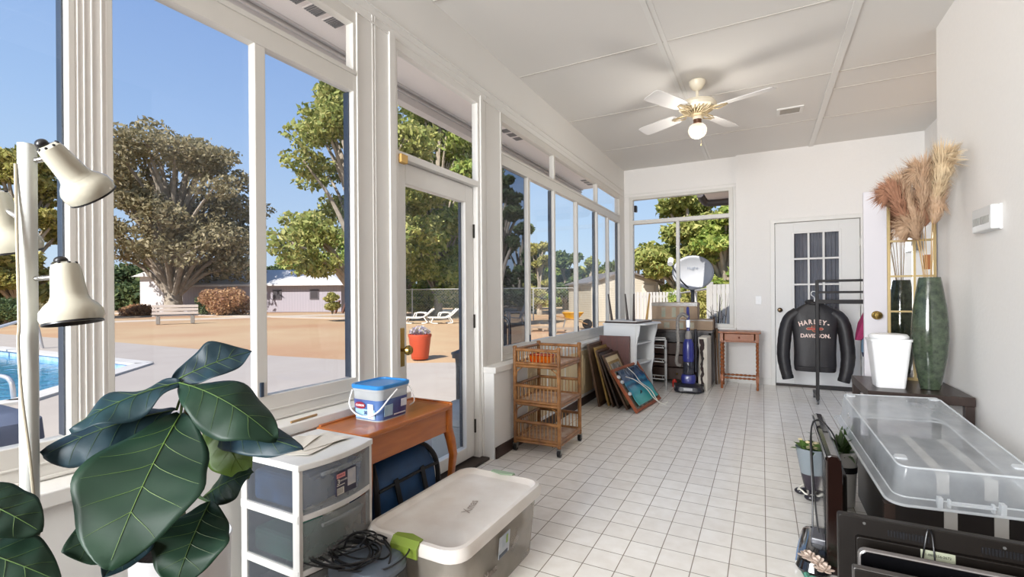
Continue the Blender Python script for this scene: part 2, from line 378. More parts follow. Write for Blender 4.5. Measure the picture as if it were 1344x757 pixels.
DK = mat('dark_bronze', '4a3c2c', .3, metal=.9); d2b(k, 'knob', DK, smooth=True)
hg = MB()
for z in (.35, 1.1, 1.85): hg.box(1.068, 7.205, z-.045, 1.086, 7.218, z+.045)
d2b(hg, 'hinge', ALU); d2b(MB().box(.15, 7.19, 0, 1.08, 7.26, .028), 'threshold', mat('dark_threshold', '2e221b', .5))

# right walls and the open door standing off the end of the near one
structure(MB().box(1.12, 2.3, 0, 1.85, 4.45, 3.12).build('wall_right', PLASTER))
BOUNCE_CUT = mat('bounce_cutting_brown', '5e4a3c', .6, noise=.4, col2='44342a', scale=4, stretch=(1, 8, 1))  # dark brown added on unseen walls to cut their bounce light
structure(MB().box(1.12, YN, 0, 1.85, 2.3, 3.12).build('wall_near_right', BOUNCE_CUT))
structure(MB().box(1.70, 4.45, 0, 1.85, 7.25, .35).box(1.70, 4.45, 2.85, 1.85, 7.25, 3.12).box(1.70, 4.45, .35, 1.85, 4.75, 2.85).box(1.70, 6.55, .35, 1.85, 7.25, 2.85).build('wall_far_right', PLASTER))
structure(MB().box(1.75, 4.75, .35, 1.80, 5.62, .41).box(1.75, 5.68, .35, 1.80, 6.55, .41).box(1.75, 4.75, .35, 1.80, 4.80, 2.85).box(1.75, 5.62, .35, 1.80, 5.68, 2.85).box(1.75, 6.50, .35, 1.80, 6.55, 2.85).box(1.75, 4.75, 2.80, 1.80, 6.55, 2.85).build('window_9', ALU))  # made-up window, out of view, frames the added side fill lamp
structure(MB().box(-1.95, -4.1, 0, 1.85, -4.0, 3.12).build('wall_added_near_end', BOUNCE_CUT))  # unseen wall added to keep the sun off the floor behind the camera
d3 = bpy.data.objects.new('door_3', None); COL.objects.link(d3); structure(d3); d3.location = (1.69, 4.70, 0)
lf = MB().box(.725, 4.70, .015, 1.66, 4.738, 2.03); lf.v = [(a-1.69, b_-4.7, c) for a, b_, c in lf.v]; lf.build('door_leaf', mat('lilac_white_door', 'dcd8dc', .35), d3, bevel=.003)
for sy in (-1, 1):
    k = MB(); k.M = frame_matrix((.805-1.69, 0 if sy < 0 else .038, 1.04), (1, 0, 0), (0, 0, 1) if sy < 0 else (0, 0, -1))
    k.lathe([(.034,0),(.034,.005),(.028,.01),(.012,.012),(.012,.032),(.027,.038),(.031,.052),(.022,.064),(.001,.066)], 20); k.build('knob', BRASS, d3, smooth=True)
MB().box(-.03, 0, 0, .01, .05, 2.1).build('door_jamb', TRIM, d3)

# outside eave over the left wall
SOF = mat('soffit_paint', 'f2eae6', .7, noise=.1, col2='e8dedb', scale=3)
ev = structure(MB().box(-2.52, YN, 2.85, -1.92, 7.0, 2.88).build('trim_7', SOF))
MB().box(-2.52, YN, 2.74, -2.47, 7.0, 2.95).box(-2.62, YN, 2.78, -2.52, 7.0, 2.93).box(-2.47, YN, 2.80, -2.455, 7.0, 2.815).box(-2.462, YN, 2.835, -2.44, 7.0, 2.85).build('fascia_gutter', mat('fascia_paint', 'cfc9c6', .5), ev, bevel=.003)

VG = mat('vent_grey', '6c6c6e', .5)
for gi, (yy, place) in enumerate(((1.72, 'over the first big window'), (4.1, 'over the dark glazed pane past the door'), (6.42, 'over the farthest side windows'))):
    for i in range(3):
        y = yy+i*.135
        v = thing('soffit_vent', 'grey slotted soffit vent %s, %s of the three' % (place, ('nearest', 'middle', 'farthest')[i]), 'vent', (-2.21, y, 2.848), 0, 'soffit vents under the eave')
        MB().box(-.065, -.05, -.006, .065, .05, 0).build('vent_frame', SOF, v)
        q = MB()
        for j in range(6): q.box(-.058, -.044+j*.0155, -.009, .058, -.044+j*.0155+.009, -.005)
        q.build('louvre', VG, v)
# ceiling air grille
v = thing('ceiling_vent', 'small white air grille set in the ceiling panel right of the fan', 'vent', (.265, 5.70, 3.12))
MB().box(-.12, -.10, -.012, .12, -.075, 0).box(-.12, .075, -.012, .12, .10, 0).box(-.12, -.075, -.012, -.09, .075, 0).box(.09, -.075, -.012, .12, .075, 0).build('vent_frame', TRIM, v, bevel=.002)
q = MB()
for j in range(9): q.box(-.09, -.07+j*.0165, -.010, .09, -.07+j*.0165+.008, -.002)
q.build('louvre', mat('louvre_paint', 'a9a196', .5), v)
# switch plate
v = thing('light_switch', 'white toggle switch plate on the back wall beside the door', 'light switch', (-.045, 7.2, 1.13))
MB().box(-.035, -.007, -.057, .035, 0, .057).build('plate', WHITEP, v, bevel=.003)
MB().box(-.006, -.018, -.012, .006, -.006, .012).build('toggle', WHITEP, v, bevel=.001)
# ceiling fan
IV = mat('ivory_enamel', 'e6dcc6', .35, noise=.15, col2='cfc09c', scale=14)
IVD = mat('aged_ivory_brass', 'b8a684', .4, metal=.4, noise=.4, col2='7a6646', scale=60)
fn = thing('ceiling_fan', 'ivory ceiling fan with four white blades and a bare globe lamp', 'ceiling fan', (-.50, 4.50, 3.12))
MB().lathe([(.055,0),(.068,-.01),(.066,-.04),(.045,-.075),(.024,-.09),(.018,-.095)], 24).build('canopy', IV, fn, smooth=True)
MB().lathe([(.012,-.09),(.012,-.17),(.026,-.175),(.03,-.19)], 16).build('down_rod', IV, fn, smooth=True)
mo = MB().lathe([(.02,-.17),(.09,-.185),(.145,-.20),(.16,-.225),(.155,-.25),(.12,-.265),(.05,-.27)], 32); mo.build('motor_housing', IV, fn, smooth=True)
sc = MB()
for i in range(24):
    a = 2*PI*i/24; sc.tube([(math.cos(a)*.06, math.sin(a)*.06, -.30), (math.cos(a+.15)*.10, math.sin(a+.15)*.10, -.285), (math.cos(a+.25)*.135, math.sin(a+.25)*.135, -.262)], .006, 6)
sc.lathe([(.05,-.265),(.062,-.28),(.065,-.31),(.04,-.325)], 20); sc.build('scrolled_ring', IVD, fn, smooth=True)
MB().lathe([(.036,-.31),(.04,-.33),(.038,-.350)], 20).build('switch_housing', IV, fn, smooth=True)
MB().lathe([(.037,-.350),(.035,-.36),(.035,-.385),(.03,-.39)], 20).build('lamp_holder', mat('brown_lamp_holder', '5a3a28', .4, metal=.4), fn, smooth=True)
bl_m = plasticmat('lamp_globe_glass', 'efe8dc', .38, .15, .5)
MB().lathe([(.03,-.385),(.055,-.395),(.072,-.415),(.080,-.445),(.074,-.475),(.054,-.502),(.024,-.516),(.001,-.518)], 24).build('glass_globe', bl_m, fn, smooth=True)
bm_ = mat('warm_bulb', 'fff0cc', .4, emit=1.5); MB().ball((0,0,-.445), .024, (1,1,1.4)).build('bulb', bm_, fn, smooth=True)
BLM = mat('fan_blade_white', 'dcd9d6', .45)
for k, a in enumerate((-20, 66, 150, 242)):
    R = Matrix.Rotation(math.radians(a), 4, 'Z')
    bb = MB(); bb.M = R @ T(0, 0, -.275) @ Matrix.Rotation(math.radians(13), 4, 'X')
    prof = [(.20,.050),(.24,.064),(.35,.072),(.50,.076),(.60,.076),(.625,.068),(.635,.050)]
    poly = [(x, w) for x, w in prof]+[(x, -w) for x, w in reversed(prof)]
    bb.prism(poly, -.003, .003); blo = bb.build('blade', BLM, fn, bevel=.001)
    ba = MB(); ba.M = R @ T(0, 0, -.275)
    for s_ in (-1, 1): ba.tube(bez([(.12, s_*.01, 0), (.16, s_*.04, -.012), (.20, s_*.035, -.01), (.26, s_*.012, -.006)]), .006, 6)
    ba.box(.10, -.01, -.008, .26, .01, -.003); ba.build('blade_arm', IVD, fn, smooth=True)
pc = MB().tube(bez([(.03,-.02,-.36),(.034,-.022,-.5),(.034,-.022,-.58)]), .0012, 6); pc.ball((.034,-.022,-.585), .006); pc.build('pull_chain', BRASS, fn, smooth=True)
# door chime box on the near right wall
c = thing('door_chime', 'white boxy door chime with slotted grille on the near right wall', 'door chime', (1.12, 3.53, 1.62))
MB().box(-.012, -.125, -.068, 0, .125, .068).build('back_plate', WHITEP, c, bevel=.003)
MB().box(-.048, -.128, -.066, -.010, .128, .066).build('cover', mat('chime_cover', 'd9dad9', .35), c, bevel=.008)
q = MB()
for j in range(12): q.box(-.0495, -.105+j*.018, -.028, -.0475, -.105+j*.018+.011, .012)
q.build('grille_slot', mat('slot_grey', 'a2a19c', .5), c)
# ------------------------------------------------------------------ floor lamp
CREAM = mat('cream_enamel', 'bab6a6', .22, noise=.15, col2='a6a18f', scale=10, coat=.5)
lp = thing('floor_lamp', 'white pole lamp with cream bullet spot shades at the left', 'floor lamp', (-1.365, .405, 0))
MB().lathe([(.13,0),(.135,.008),(.13,.018),(.03,.03),(.018,.045)], 32).build('base', CREAM, lp, smooth=True)
MB().tube([(0,0,.03),(0,0,1.545)], .0155, 20).build('pole', mat('pole_white', 'c9ccc8', .3), lp, smooth=True)
def shade(joint, out, axis, label, sc=1.0):
    """joint on the pole; out = offset of the shade's back; axis = direction the shade opens to"""
    j = Vector(joint); o = Vector(out); ax = Vector(axis).normalized()
    a = MB().tube([j, j+(o-j)*.85], .0055, 10); a.cyl(j-Vector((0,0,.016)), j+Vector((0,0,.016)), .006)
    a.build('arm', CHROME, lp, smooth=True)
    M = frame_matrix(o, ax.orthogonal(), ax.cross(ax.orthogonal()))
    # frame_matrix z = x cross y
    b = MB(); b.M = M
    pr = [(.0,-.035),(.018,-.034),(.027,-.028),(.030,-.015),(.033,.02),(.036,.05),(.040,.062),(.052,.074),(.061,.088),(.063,.104),(.060,.116),(.058,.117),(.060,.104),(.050,.078),(.036,.055),(.030,.0)]
    b.lathe([(r*sc, z*sc) for r, z in pr], 32, cap=False); s = b.build('lamp_shade', CREAM, lp, smooth=True)
    lab(s, label)
    k = MB(); k.M = M; k.ball((.006, 0, -.040*sc), .012, (1, 1, .8)); k.cyl((.006,0,-.043*sc),(.006,0,-.02), .006); k.build('switch_knob', BLACK, s, smooth=True)
    h = MB(); h.M = M
    for i in range(8):
        t = 2*PI*i/8; h.ball((.0235*sc*math.cos(t), .0235*sc*math.sin(t), -.0305*sc), .003)
    h.build('vent_hole', BLACK, s, smooth=True)
    r = MB(); r.M = M; r.lathe([(.0585*sc,.112*sc),(.060*sc,.121*sc),(.057*sc,.121*sc),(.055*sc,.112*sc)], 32, cap=False); r.build('rim', BLACK, s, smooth=True)
    bu = MB(); bu.M = M; bu.ball((0,0,.06), .024, (1,1,1.2)); bu.build('bulb', WHITEP, s, smooth=True)
shade((.002,.003,1.510), (.050,.032,1.520), (-.127,.668,-.72), 'topmost cream shade tilted to the right', .80)
shade((.004,.003,1.262), (.068,.039,1.268), (.16,.05,-1), 'lowest cream shade pointing down', .84)
shade((-.002,-.003,1.380), (-.062,-.028,1.420), (-.1,.25,-.95), 'cream shade turned away on the left', .84)
cd = MB().tube(bez([(.0,-.018,1.50),(.012,-.02,1.364),(.020,-.020,1.177),(.018,-.021,1.13),(.024,-.018,1.021),(.037,-.012,.911),(.046,-.008,.818),(.053,-.004,.739),(.06,0,.5),(.07,0,.1),(.12,0,.01)], 6), .0028, 8)
cd.build('cord', mat('beige_cord', 'b0a894', .5), lp, smooth=True)

# ------------------------------------------------------------------ fiddle leaf plant
LEAF = mat('dark_leaf', '182c22', .45, noise=.6, col2='25402c', scale=5, spec=.25)
LEAFB = mat('bluish_leaf', '1a2a36', .45, noise=.5, col2='24403c', scale=5, spec=.25)
LEAFL = mat('lime_leaf_underside', '5f7f28', .45, noise=.4, col2='4a6a20', scale=8)
VEIN = mat('leaf_vein', '4c6632', .45)
VEINL = mat('bright_leaf_vein', '648238', .5)
pl = thing('potted_fig', 'large leaved fiddle fig in a tall white pot at the lower left', 'potted plant', (-1.305, .668, 0))
pt = MB(); pt.lathe([(.094,0),(.098,.01),(.108,.60),(.111,.605),(.108,.608),(.102,.60),(.100,.56)], 40, cap=False); pt.add([(0,0,0)], [])
pt.lathe([(.098,0),(.0,0)], 40, cap=False); pt.build('pot', mat('matt_white_pot', 'dcdcdd', .4), pl, smooth=True)
MB().lathe([(.101,.575),(.08,.582),(.0,.585)], 24, cap=False).build('soil', mat('dark_soil', '2a2018', .95, bump=.6, scale=60), pl, smooth=True)
stem = bez([(0,0,.6),(.01,-.01,.75),(.05,-.02,.88),(.10,-.03,.99)], 6)
MB().tube(stem, [.013-.006*i/len(stem) for i in range(len(stem))], 8).build('stem', mat('green_brown_stem', '4a4a28', .6), pl, smooth=True)
def leaf(base, tip, nrm, w, m, droop=.12, fold=.18, wave=.05, prof=None, vein=True, nu=26, nv=14, par=pl, petiole=None, seed=0, curl=0):
    r_ = random.Random(seed)
    B = Vector(base)-par.location; Tp = Vector(tip)-par.location; ax = Tp-B; L = ax.length; ax.normalize()
    n = Vector(nrm); n = (n-ax*n.dot(ax)).normalized(); sd = ax.cross(n)
    ph = r_.uniform(0, 6)
    if prof is None: prof = lambda t: (math.sin(PI*min(1, t**.85))**.62)*(.55+.45*math.sin(PI*(t*.85-.05)))
    def pt(t, s):
        hw = w*prof(t)*(1+.035*math.sin(t*13+ph+s*1.5)+.02*math.sin(t*23+ph)); a = s*hw
        z = -droop*L*(t*t*1.0)+droop*L*t*.9
        z += -fold*abs(s)**1.6*hw*-1 + wave*L*.6*math.sin(t*11+ph+ (1.3 if s > 0 else 0))*abs(s)**1.5
        z += curl*hw*s*s*-1 + .0018*math.cos(t*26)*(1-abs(s))*abs(s)*4
        return B+ax*(L*t)+sd*a+n*z
    vs = []; fs = []
    for i in range(nu+1):
        for j in range(nv+1): vs.append(pt(.004+.992*i/nu, -1+2*j/nv))
    for i in range(nu):
        for j in range(nv): a = i*(nv+1)+j; fs.append((a, a+1, a+nv+2, a+nv+1))
    b = MB(); b.add(vs, fs)
    o = b.build('leaf', m, par, smooth=False, fix=False)
    o.data.polygons.foreach_set('use_smooth', [True]*len(o.data.polygons))
    so = o.modifiers.new('solid', 'SOLIDIFY'); so.thickness = .0012
    if vein:
        v = MB(); v.tube([pt(.01+.94*i/20, 0)+n*.0012 for i in range(21)], [.0015*(1-.75*i/20) for i in range(21)], 6)
        for k in range(5):
            t0 = .10+.15*k
            for s_ in (-1, 1):
                v.tube([pt(min(.97, t0+.14*(q/6)**.8), s_*.88*q/6)+n*.001 for q in range(7)], [.00055*(1-.7*q/6) for q in range(7)], 5)
        v.build('vein', VEINL if seed in (1, 6) else VEIN, o, smooth=True)
    if petiole:
        MB().tube(bez([Vector(petiole)-par.location, (Vector(petiole)-par.location+B)/2+Vector((0,0,.01)), B]), .003, 6).build('petiole', VEIN, par, smooth=True)
    return o
CAM = Vector((0, 0, 1.22))
tc_ = (-1.22, .632, .985)
leaf((-1.222,.625,.945), (-1.085,.425,.715), (.45,-.35,.62), .122, LEAF, .25, .10, .05, petiole=tc_, seed=1)
leaf((-1.215,.625,1.02), (-1.290,.440,.950), (.35,-.1,.9), .060, LEAFB, .30, -.25, .10, petiole=tc_, seed=2)
leaf((-1.250,.630,.950), (-1.375,.425,.885), (.55,-.25,.75), .078, LEAFB, .35, -.30, .11, petiole=tc_, seed=3)
leaf((-1.235,.614,1.02), (-1.150,.755,1.085), (.5,-.65,.55), .052, LEAFB, .30, .25, .08, petiole=tc_, seed=4)
leaf((-1.218,.618,1.020), (-.995,.715,.895), (.15,-.45,.85), .074, LEAF, .50, -.35, .07, petiole=tc_, seed=5)
leaf((-1.224,.70,.94), (-1.115,.720,.775), (.25,-.85,.3), .066, LEAFL, .2, .1, .04, petiole=tc_, seed=6)
leaf((-1.227,.70,.862), (-.950,.744,.872), (.25,-.5,.8), .047, LEAFB, .45, -.3, .04, petiole=(-1.27,.65,.87), seed=7)
leaf((-1.150,.650,.740), (-1.075,.535,.625), (.45,-.45,.6), .080, LEAF, .3, .1, .08, petiole=(-1.30,.655,.72), seed=8)
leaf((-1.235,.680,.72), (-1.090,.715,.800), (.35,-.55,.65), .050, LEAF, .3, -.2, .08, petiole=(-1.30,.655,.74), seed=9)
leaf((-1.205,.545,.725), (-1.225,.408,.722), (.55,-.2,.75), .060, LEAF, .35, -.2, .08, petiole=(-1.31,.655,.73), seed=10)
leaf((-1.20,.56,.715), (-1.150,.445,.672), (.5,-.3,.65), .042, LEAFB, .3, .2, .05, petiole=(-1.31,.655,.71), seed=11)
# second plant, whose leaves reach in at the left edge
p2 = thing('potted_fig', 'fiddle fig cut by the left edge of the picture, below the lamp', 'potted plant', (-1.31, .25, 0))
MB().lathe([(.09,0),(.11,.55),(.114,.555),(.105,.55),(.10,.50),(0,.5)], 32).build('pot', mat('matt_white_pot', 'dcdcdd', .4), p2, smooth=True)
MB().tube(bez([(0,0,.5),(-.01,-.01,.7),(0,0,.86)]), .009, 8).build('stem', mat('green_brown_stem', '4a4a28', .6), p2, smooth=True)
for a in (((-1.275,.275,.885), (-1.155,.358,.800), (.55,-.25,.75), .05, LEAF, 20), ((-1.27,.26,.80), (-1.115,.370,.715), (.45,-.3,.8), .052, LEAF, 21),
          ((-1.30,.22,.86), (-1.42,.12,.90), (.2,-.2,.9), .06, LEAFB, 22), ((-1.30,.24,.70), (-1.18,.36,.66), (.4,-.3,.85), .05, LEAF, 23)):
    leaf(a[0], a[1], a[2], a[3], a[4], .3, -.15, .04, par=p2, petiole=(-1.315,.245,a[0][2]-.06), seed=a[5])

# ------------------------------------------------------------------ plastic drawer unit
MILK = plasticmat('frosted_drawer_plastic', 'b4b8ba', .40, .3, .35); SIDEP = plasticmat('smoked_side_panel', '5c6066', .50, .35, .25)
UW = mat('unit_white', 'd9d8d4', .35)
un = thing('drawer_unit', 'white plastic tower with frosted drawers in front of the orange table', 'drawer unit', (-1.555, 1.27, 0))
X0, X1, Y0, Y1 = -.165, .150, -.185, .155
def bow(y): return .028*(1-((y-(Y0+Y1)/2)/((Y1-Y0)/2))**2)
def slab(z0, z1, ex=0, X0_=None):
    ys = [Y0-ex+(Y1-Y0+2*ex)*i/12 for i in range(13)]
    poly = [(X0 if X0_ is None else X0_, Y1+ex), (X0 if X0_ is None else X0_, Y0-ex)]+[(X1+ex+bow(max(Y0, min(Y1, y))), y) for y in ys]
    return poly, z0, z1
TZ = [.640, .452, .262, .072]
MB().prism(*slab(.622, .645, .006)).build('top_panel', UW, un, bevel=.004)
f = MB()
for x0, y0, x1, y1 in ((X1-.03, Y0, X1+.004, Y0+.016), (X1-.02, Y1-.012, X1+.004, Y1), (X0, Y0, X0+.03, Y0+.02), (X0, Y1-.02, X0+.03, Y1), (X0, Y0, X0+.01, Y1)): f.box(x0, y0, .0, x1, y1, .625)
for z in TZ[1:]:
    f.box(X0, Y0-.002, z-.008, X1, Y0+.014, z+.018); f.prism(*slab(z-.006, z+.014, 0, X1-.02)); f.box(X0, Y1-.014, z-.008, X1, Y1, z+.018)
f.prism(*slab(0, .03)); f.build('frame', UW, un, bevel=.002)
s = MB()
for k in range(3): s.box(X0+.03, Y0+.006, TZ[k+1]+.016, X1-.03, Y0+.009, TZ[k]-.008 if k else .623)
s.box(X0+.03, Y0+.006, .03, X1-.03, Y0+.009, .065); s.build('side_panel', SIDEP, un)
cols = ['5f8cc8', '5f9a86', '6a6258', '4c443c']
for k in range(3):
    zt = (TZ[k]-.012) if k else .620; zb = TZ[k+1]+.016
    ys = [Y0+.016+(Y1-Y0-.028)*i/10 for i in range(11)]
    b = MB(); out = [(X1+bow(y)-.001, y) for y in ys]; inn = [(X1+bow(y)-.004, y) for y in reversed(ys)]
    b.prism(out+inn, zb, zt); dr = b.build('drawer', MILK, un, smooth=False)
    h = MB(); yc = (Y0+Y1)/2; h.prism([(X1+bow(y)-.002, y) for y in ys[2:9]]+[(X1+bow(y)+.010, y) for y in reversed(ys[2:9])], zt-.035, zt-.022); h.build('handle_lip', MILK, dr, bevel=.003)
    c = MB(); z = zb+.004
    c.box(X0+.04, Y0+.02, z, X1-.014+.005*k, Y1-.03-.1*(k == 1), z+(.11 if k == 0 else .085)); free(c.build(('folded_blue_cloth', 'green_cloth', 'brown_bundle')[k], mat('drawer_fabric_%s' % ('blue', 'green', 'brown')[k], cols[k], .9, noise=.5, scale=12), None, bevel=.015), un, 'folded %s inside the %s drawer of the white tower' % (('blue cloth', 'green cloth', 'brown bundle')[k], ('top', 'second', 'third')[k]), 'cloth')
    if k == 1:
        free(MB().box(X0+.05, Y1-.12, z, X1-.02, Y1-.03, z+.10).build('paper_bundle', mat('pale_papers', 'c8c2b2', .8, noise=.5, scale=30), None, bevel=.01), un, 'pale bundle of papers inside the second drawer of the white tower', 'papers')
# label on the top drawer
def on_front(y, z):  # matrix on the bowed front; text x runs along +y
    return frame_matrix((X1+bow(y)+.0005, y, z), (-.03, 1, 0), (0, 0, 1))
lb = MB(); lb.M = on_front(.0, .535); lb.prism([(x*.05, y*.045) for x, y in ((-1,-.95),(1,-.95),(1,.95),(-1,.95))], -.002, .0012)
LBL = mat('label_violet', '2e2a40', .4); lo = lb.build('label', LBL, un)
def lrect(x0, y0, x1, y1, m, nm):
    q = MB(); q.M = on_front(.0, .535); q.box(x0, y0, .0012, x1, y1, .0018); return q.build(nm, m, lo)
lrect(.006, -.022, .046, .038, mat('label_photo', 'a8a8b0', .5, noise=.6, col2='c9c6bc', scale=40), 'label_picture')
lrect(-.047, .020, -.006, .036, mat('label_pink', 'd88a8a', .4), 'label_badge'); lrect(-.045, -.041, -.012, -.016, mat('label_paper', 'cfcac0', .5), 'bar_code_patch')
for i in range(8): lrect(-.043+i*.0037, -.037, -.043+i*.0037+.0016, -.018, BLACK, 'bar') if i < 7 else None
text('3', .026, on_front(0, .535) @ T(-.038, .006, .0016), mat('label_paper', 'cfcac0', .5), lo, bold=.0006)
text('STERILITE', .0075, on_front(0, .535) @ T(-.0265, .028, .0022), mat('label_dark_red', '7a2228', .5), lo)
text('DRAWER', .009, on_front(0, .535) @ T(-.015, .008, .0016), mat('label_paper', 'cfcac0', .5), lo)
lrect(-.046, -.008, -.008, -.005, mat('label_paper', 'cfcac0', .5), 'label_stripe')
# paper on top
pp = MB(); rr = random.Random(3)
for k, (cx, cy, a, w, d_) in enumerate(((-1.555, 1.25, .25, .17, .23), (-1.56, 1.29, -.12, .16, .20), (-1.60, 1.24, .5, .10, .18))):
    R = Matrix.Rotation(a, 4, 'Z'); vs = []; fs = []; N = 8
    for i in range(N+1):
        for j in range(N+1):
            p = R @ Vector(((i/N-.5)*w, (j/N-.5)*d_, 0)); vs.append((cx+p.x, cy+p.y, .6475+k*.0022+.0015*math.sin(i*1.1+j*.7+k)+(.004*(i/N)**4)))
    for i in range(N):
        for j in range(N): q = i*(N+1)+j; fs.append((q, q+1, q+N+2, q+N+1))
    pp.add(vs, fs)
po = pp.build('crumpled_paper', mat('brown_white_paper', 'd2ccc0', .8, noise=.4, col2='b8a890', scale=7), None, fix=False)
tag(po, 'sheets of creased off-white paper lying on the white drawer tower', 'paper'); so = po.modifiers.new('s', 'SOLIDIFY'); so.thickness = .001

# ------------------------------------------------------------------ orange console table
tb = thing('console_table', 'orange pine console table with curved legs under the window', 'table', (-1.60, 1.765, 0))
tp = MB(); tp.prism([(-.145,-.325),(.125,-.325),(.146,-.30),(.146,.30),(.125,.325),(-.145,.325)], .622, .645); tpo = tp.build('tabletop', ORANGEW, tb, bevel=.006)
r = MB(); r.box(-.145, .310, .640, .125, .326, .653); r.bar((.125,.318,.6465), (.142,.295,.6465), .014, .013); r.box(-.145,-.31,.64,-.132,.31,.653); r.box(-.145, .28, .64, .146, .295, .646); r.build('raised_edge', ORANGEW, tb, bevel=.003)
ap = MB().box(.110, -.275, .505, .130, .275, .623).box(-.135, -.275, .505, -.12, .275, .623).box(-.13, -.300, .505, .12, -.285, .623).box(-.13, .285, .505, .12, .300, .623); ap.build('apron', ORANGEW, tb, bevel=.003)
MB().lathe([(.001,-.0),(.006,0),(.006,.003),(.001,.004)], 10).build('knot', mat('knot', '5a2c10', .5), tb) if 0 else None
for sx in (-1, 1):
    for sy in (-1, 1):
        l = MB(); rings = []
        cx = .122 if sx > 0 else -.125; cy = .292*sy
        for z, off, w in ((.623,0,.046),(.52,0,.046),(.46,.012,.044),(.38,.022,.038),(.28,.014,.032),(.16,-.004,.028),(.06,.0,.026),(.02,.010,.028),(0,.016,.030)):
            x = cx-sx*.0+(off*sx if sx > 0 else 0)-0.003; y = cy+off*sy*.9; rings.append(rrect(w*.9, w, w*.18, z, 2, (x, y)))
        l.loft(rings); l.build('leg', ORANGEW, tb, smooth=True)
# tub of wipes
wt = thing('wipes_tub', 'clear tub of wipes with a blue lid and purple label on the orange table', 'tub', (-1.622, 1.715, .6455))
TUB = plasticmat('tub_plastic', 'dfe3e4', .7, .25, .3)
b = MB(); b.loft([rrect(.165,.195,.03,0),rrect(.178,.208,.03,.135),rrect(.186,.216,.032,.137),rrect(.186,.216,.032,.150)]); b.build('tub', TUB, wt, smooth=True)
LIDB = mat('blue_lid', '2c7ec0', .3); b = MB(); b.loft([rrect(.190,.222,.034,.148),rrect(.194,.226,.036,.152),rrect(.194,.226,.036,.163),rrect(.186,.218,.034,.167),rrect(.172,.204,.03,.166),rrect(.168,.200,.028,.160)]); b.build('lid', LIDB, wt, smooth=True)
q = MB(); q.loft([rrect(.1675,.1975,.031,.006),rrect(.1785,.2085,.031,.098)], False, False); lw = q.build('label', mat('purple_label', '3a2f72', .35, noise=.8, col2='5a86bc', scale=5), wt, smooth=True)
Mf = frame_matrix((0, -.0995, .052), (1, 0, 0), (0, -.055, 1)) ; Mr = frame_matrix((.0852, 0, .052), (0, 1, 0), (.055, 0, 1))
e = MB(); e.M = Mf @ T(-.028, .020, .006); e.prism([(.032*math.cos(2*PI*i/24), .016*math.sin(2*PI*i/24)) for i in range(24)], 0, .0008); e.build('brand_oval', mat('dark_red_oval', '8e2436', .35), lw)
text('CLOROX', .0125, Mf @ T(-.028, .020, .0075), WHITEP, lw, bold=.0004)
def rct(M, x0, y0, x1, y1, m, nm, z=.0062): a = MB(); a.M = M; a.box(x0, y0, z-.001, x1, y1, z); return a.build(nm, m, lw)
rct(Mf, -.058, -.040, .060, .004, mat('label_sky', '86b4d2', .4, noise=.6, col2='c4d8e4', scale=20), 'label_panel'); rct(Mf, .018, -.040, .052, .030, mat('label_white', 'd8dce6', .4, noise=.3, scale=60), 'label_box', .007)
text('30', .022, Mf @ T(.005, -.012, .0075), mat('label_navy', '26306a', .4), lw, bold=.0005)
text('Disinfecting Wipes', .0075, Mf @ T(-.028, -.028, .0075), mat('label_navy', '26306a', .4), lw)
rct(Mr, -.075, -.030, -.02, .022, mat('label_sky', '86b4d2', .4), 'label_panel', .0062); rct(Mr, .035, -.002, .075, .034, mat('label_white', 'd8dce6', .4, noise=.3, scale=60), 'label_box', .007); rct(Mr, -.01, -.034, .07, -.028, mat('label_white', 'd8dce6', .4), 'label_line', .0062)
hd = MB(); hd.tube(bez([(-.095,-.09,.135),(-.085,-.118,.075),(-.045,-.121,.035),(.03,-.121,.028),(.088,-.112,.055),(.105,-.06,.105),(.100,.0,.138)], 8), .0035, 8); hd.build('handle', WHITEP, wt, smooth=True)
hd = MB().tube(bez([(.095,.09,.14),(.098,.115,.10),(.09,.135,.055),(.06,.14,.03)]), .003, 6); hd.build('handle', WHITEP, wt, smooth=True)
# blue clip ribbon on the sill
cb = MB().tube(bez([(-1.80,1.80,.69),(-1.80,1.83,.73),(-1.78,1.86,.75),(-1.78,1.90,.72),(-1.79,1.93,.70)]), .008, 6); cb.ball((-1.78,1.85,.75), .014)
tag(cb.build('plastic_ribbon', mat('pale_blue_plastic', '8ab8d8', .3), smooth=True), 'scrap of pale blue plastic ribbon on the window sill behind the tub', 'ribbon')
tag(MB().tube([(-1.765,1.33,.691),(-1.775,1.47,.691)], .005, 6).build('pencil', mat('tan_pencil', 'a8875c', .6)), 'short tan stick lying on the sill left of the tub', 'stick')

# ------------------------------------------------------------------ blue bag under the table
bg = thing('cooler_bag', 'dark blue soft cooler bag with black straps under the orange table', 'bag', (-1.615, 1.80, 0))
BLUEF = mat('blue_nylon', '1d4a78', .55, noise=.5, col2='12304e', scale=10, bump=.15); BLK = mat('black_nylon', '15171c', .6)
b = MB(); b.loft([rrect(.18,.44,.04,0,4),rrect(.20,.46,.05,.06,4),rrect(.20,.46,.05,.26,4),rrect(.195,.45,.06,.36,4,(-.002,.0)),rrect(.15,.40,.06,.43,4,(-.02,.01)),rrect(.08,.30,.035,.462,4,(-.035,.02))]); b.build('body', BLUEF, bg, smooth=True)
b = MB()
for y in (-.228, .228): b.tube(bez([(.075,y*.96,.03),(.098,y*.97,.2),(.088,y*.96,.35),(.05,y*.86,.425),(-.0,y*.7,.455)]), .013, 6)
b.tube(bez([(.098,-.215,.345),(.102,-.1,.35),(.102,.1,.352),(.098,.215,.345)]), .008, 6); b.build('piping', BLK, bg, smooth=True)
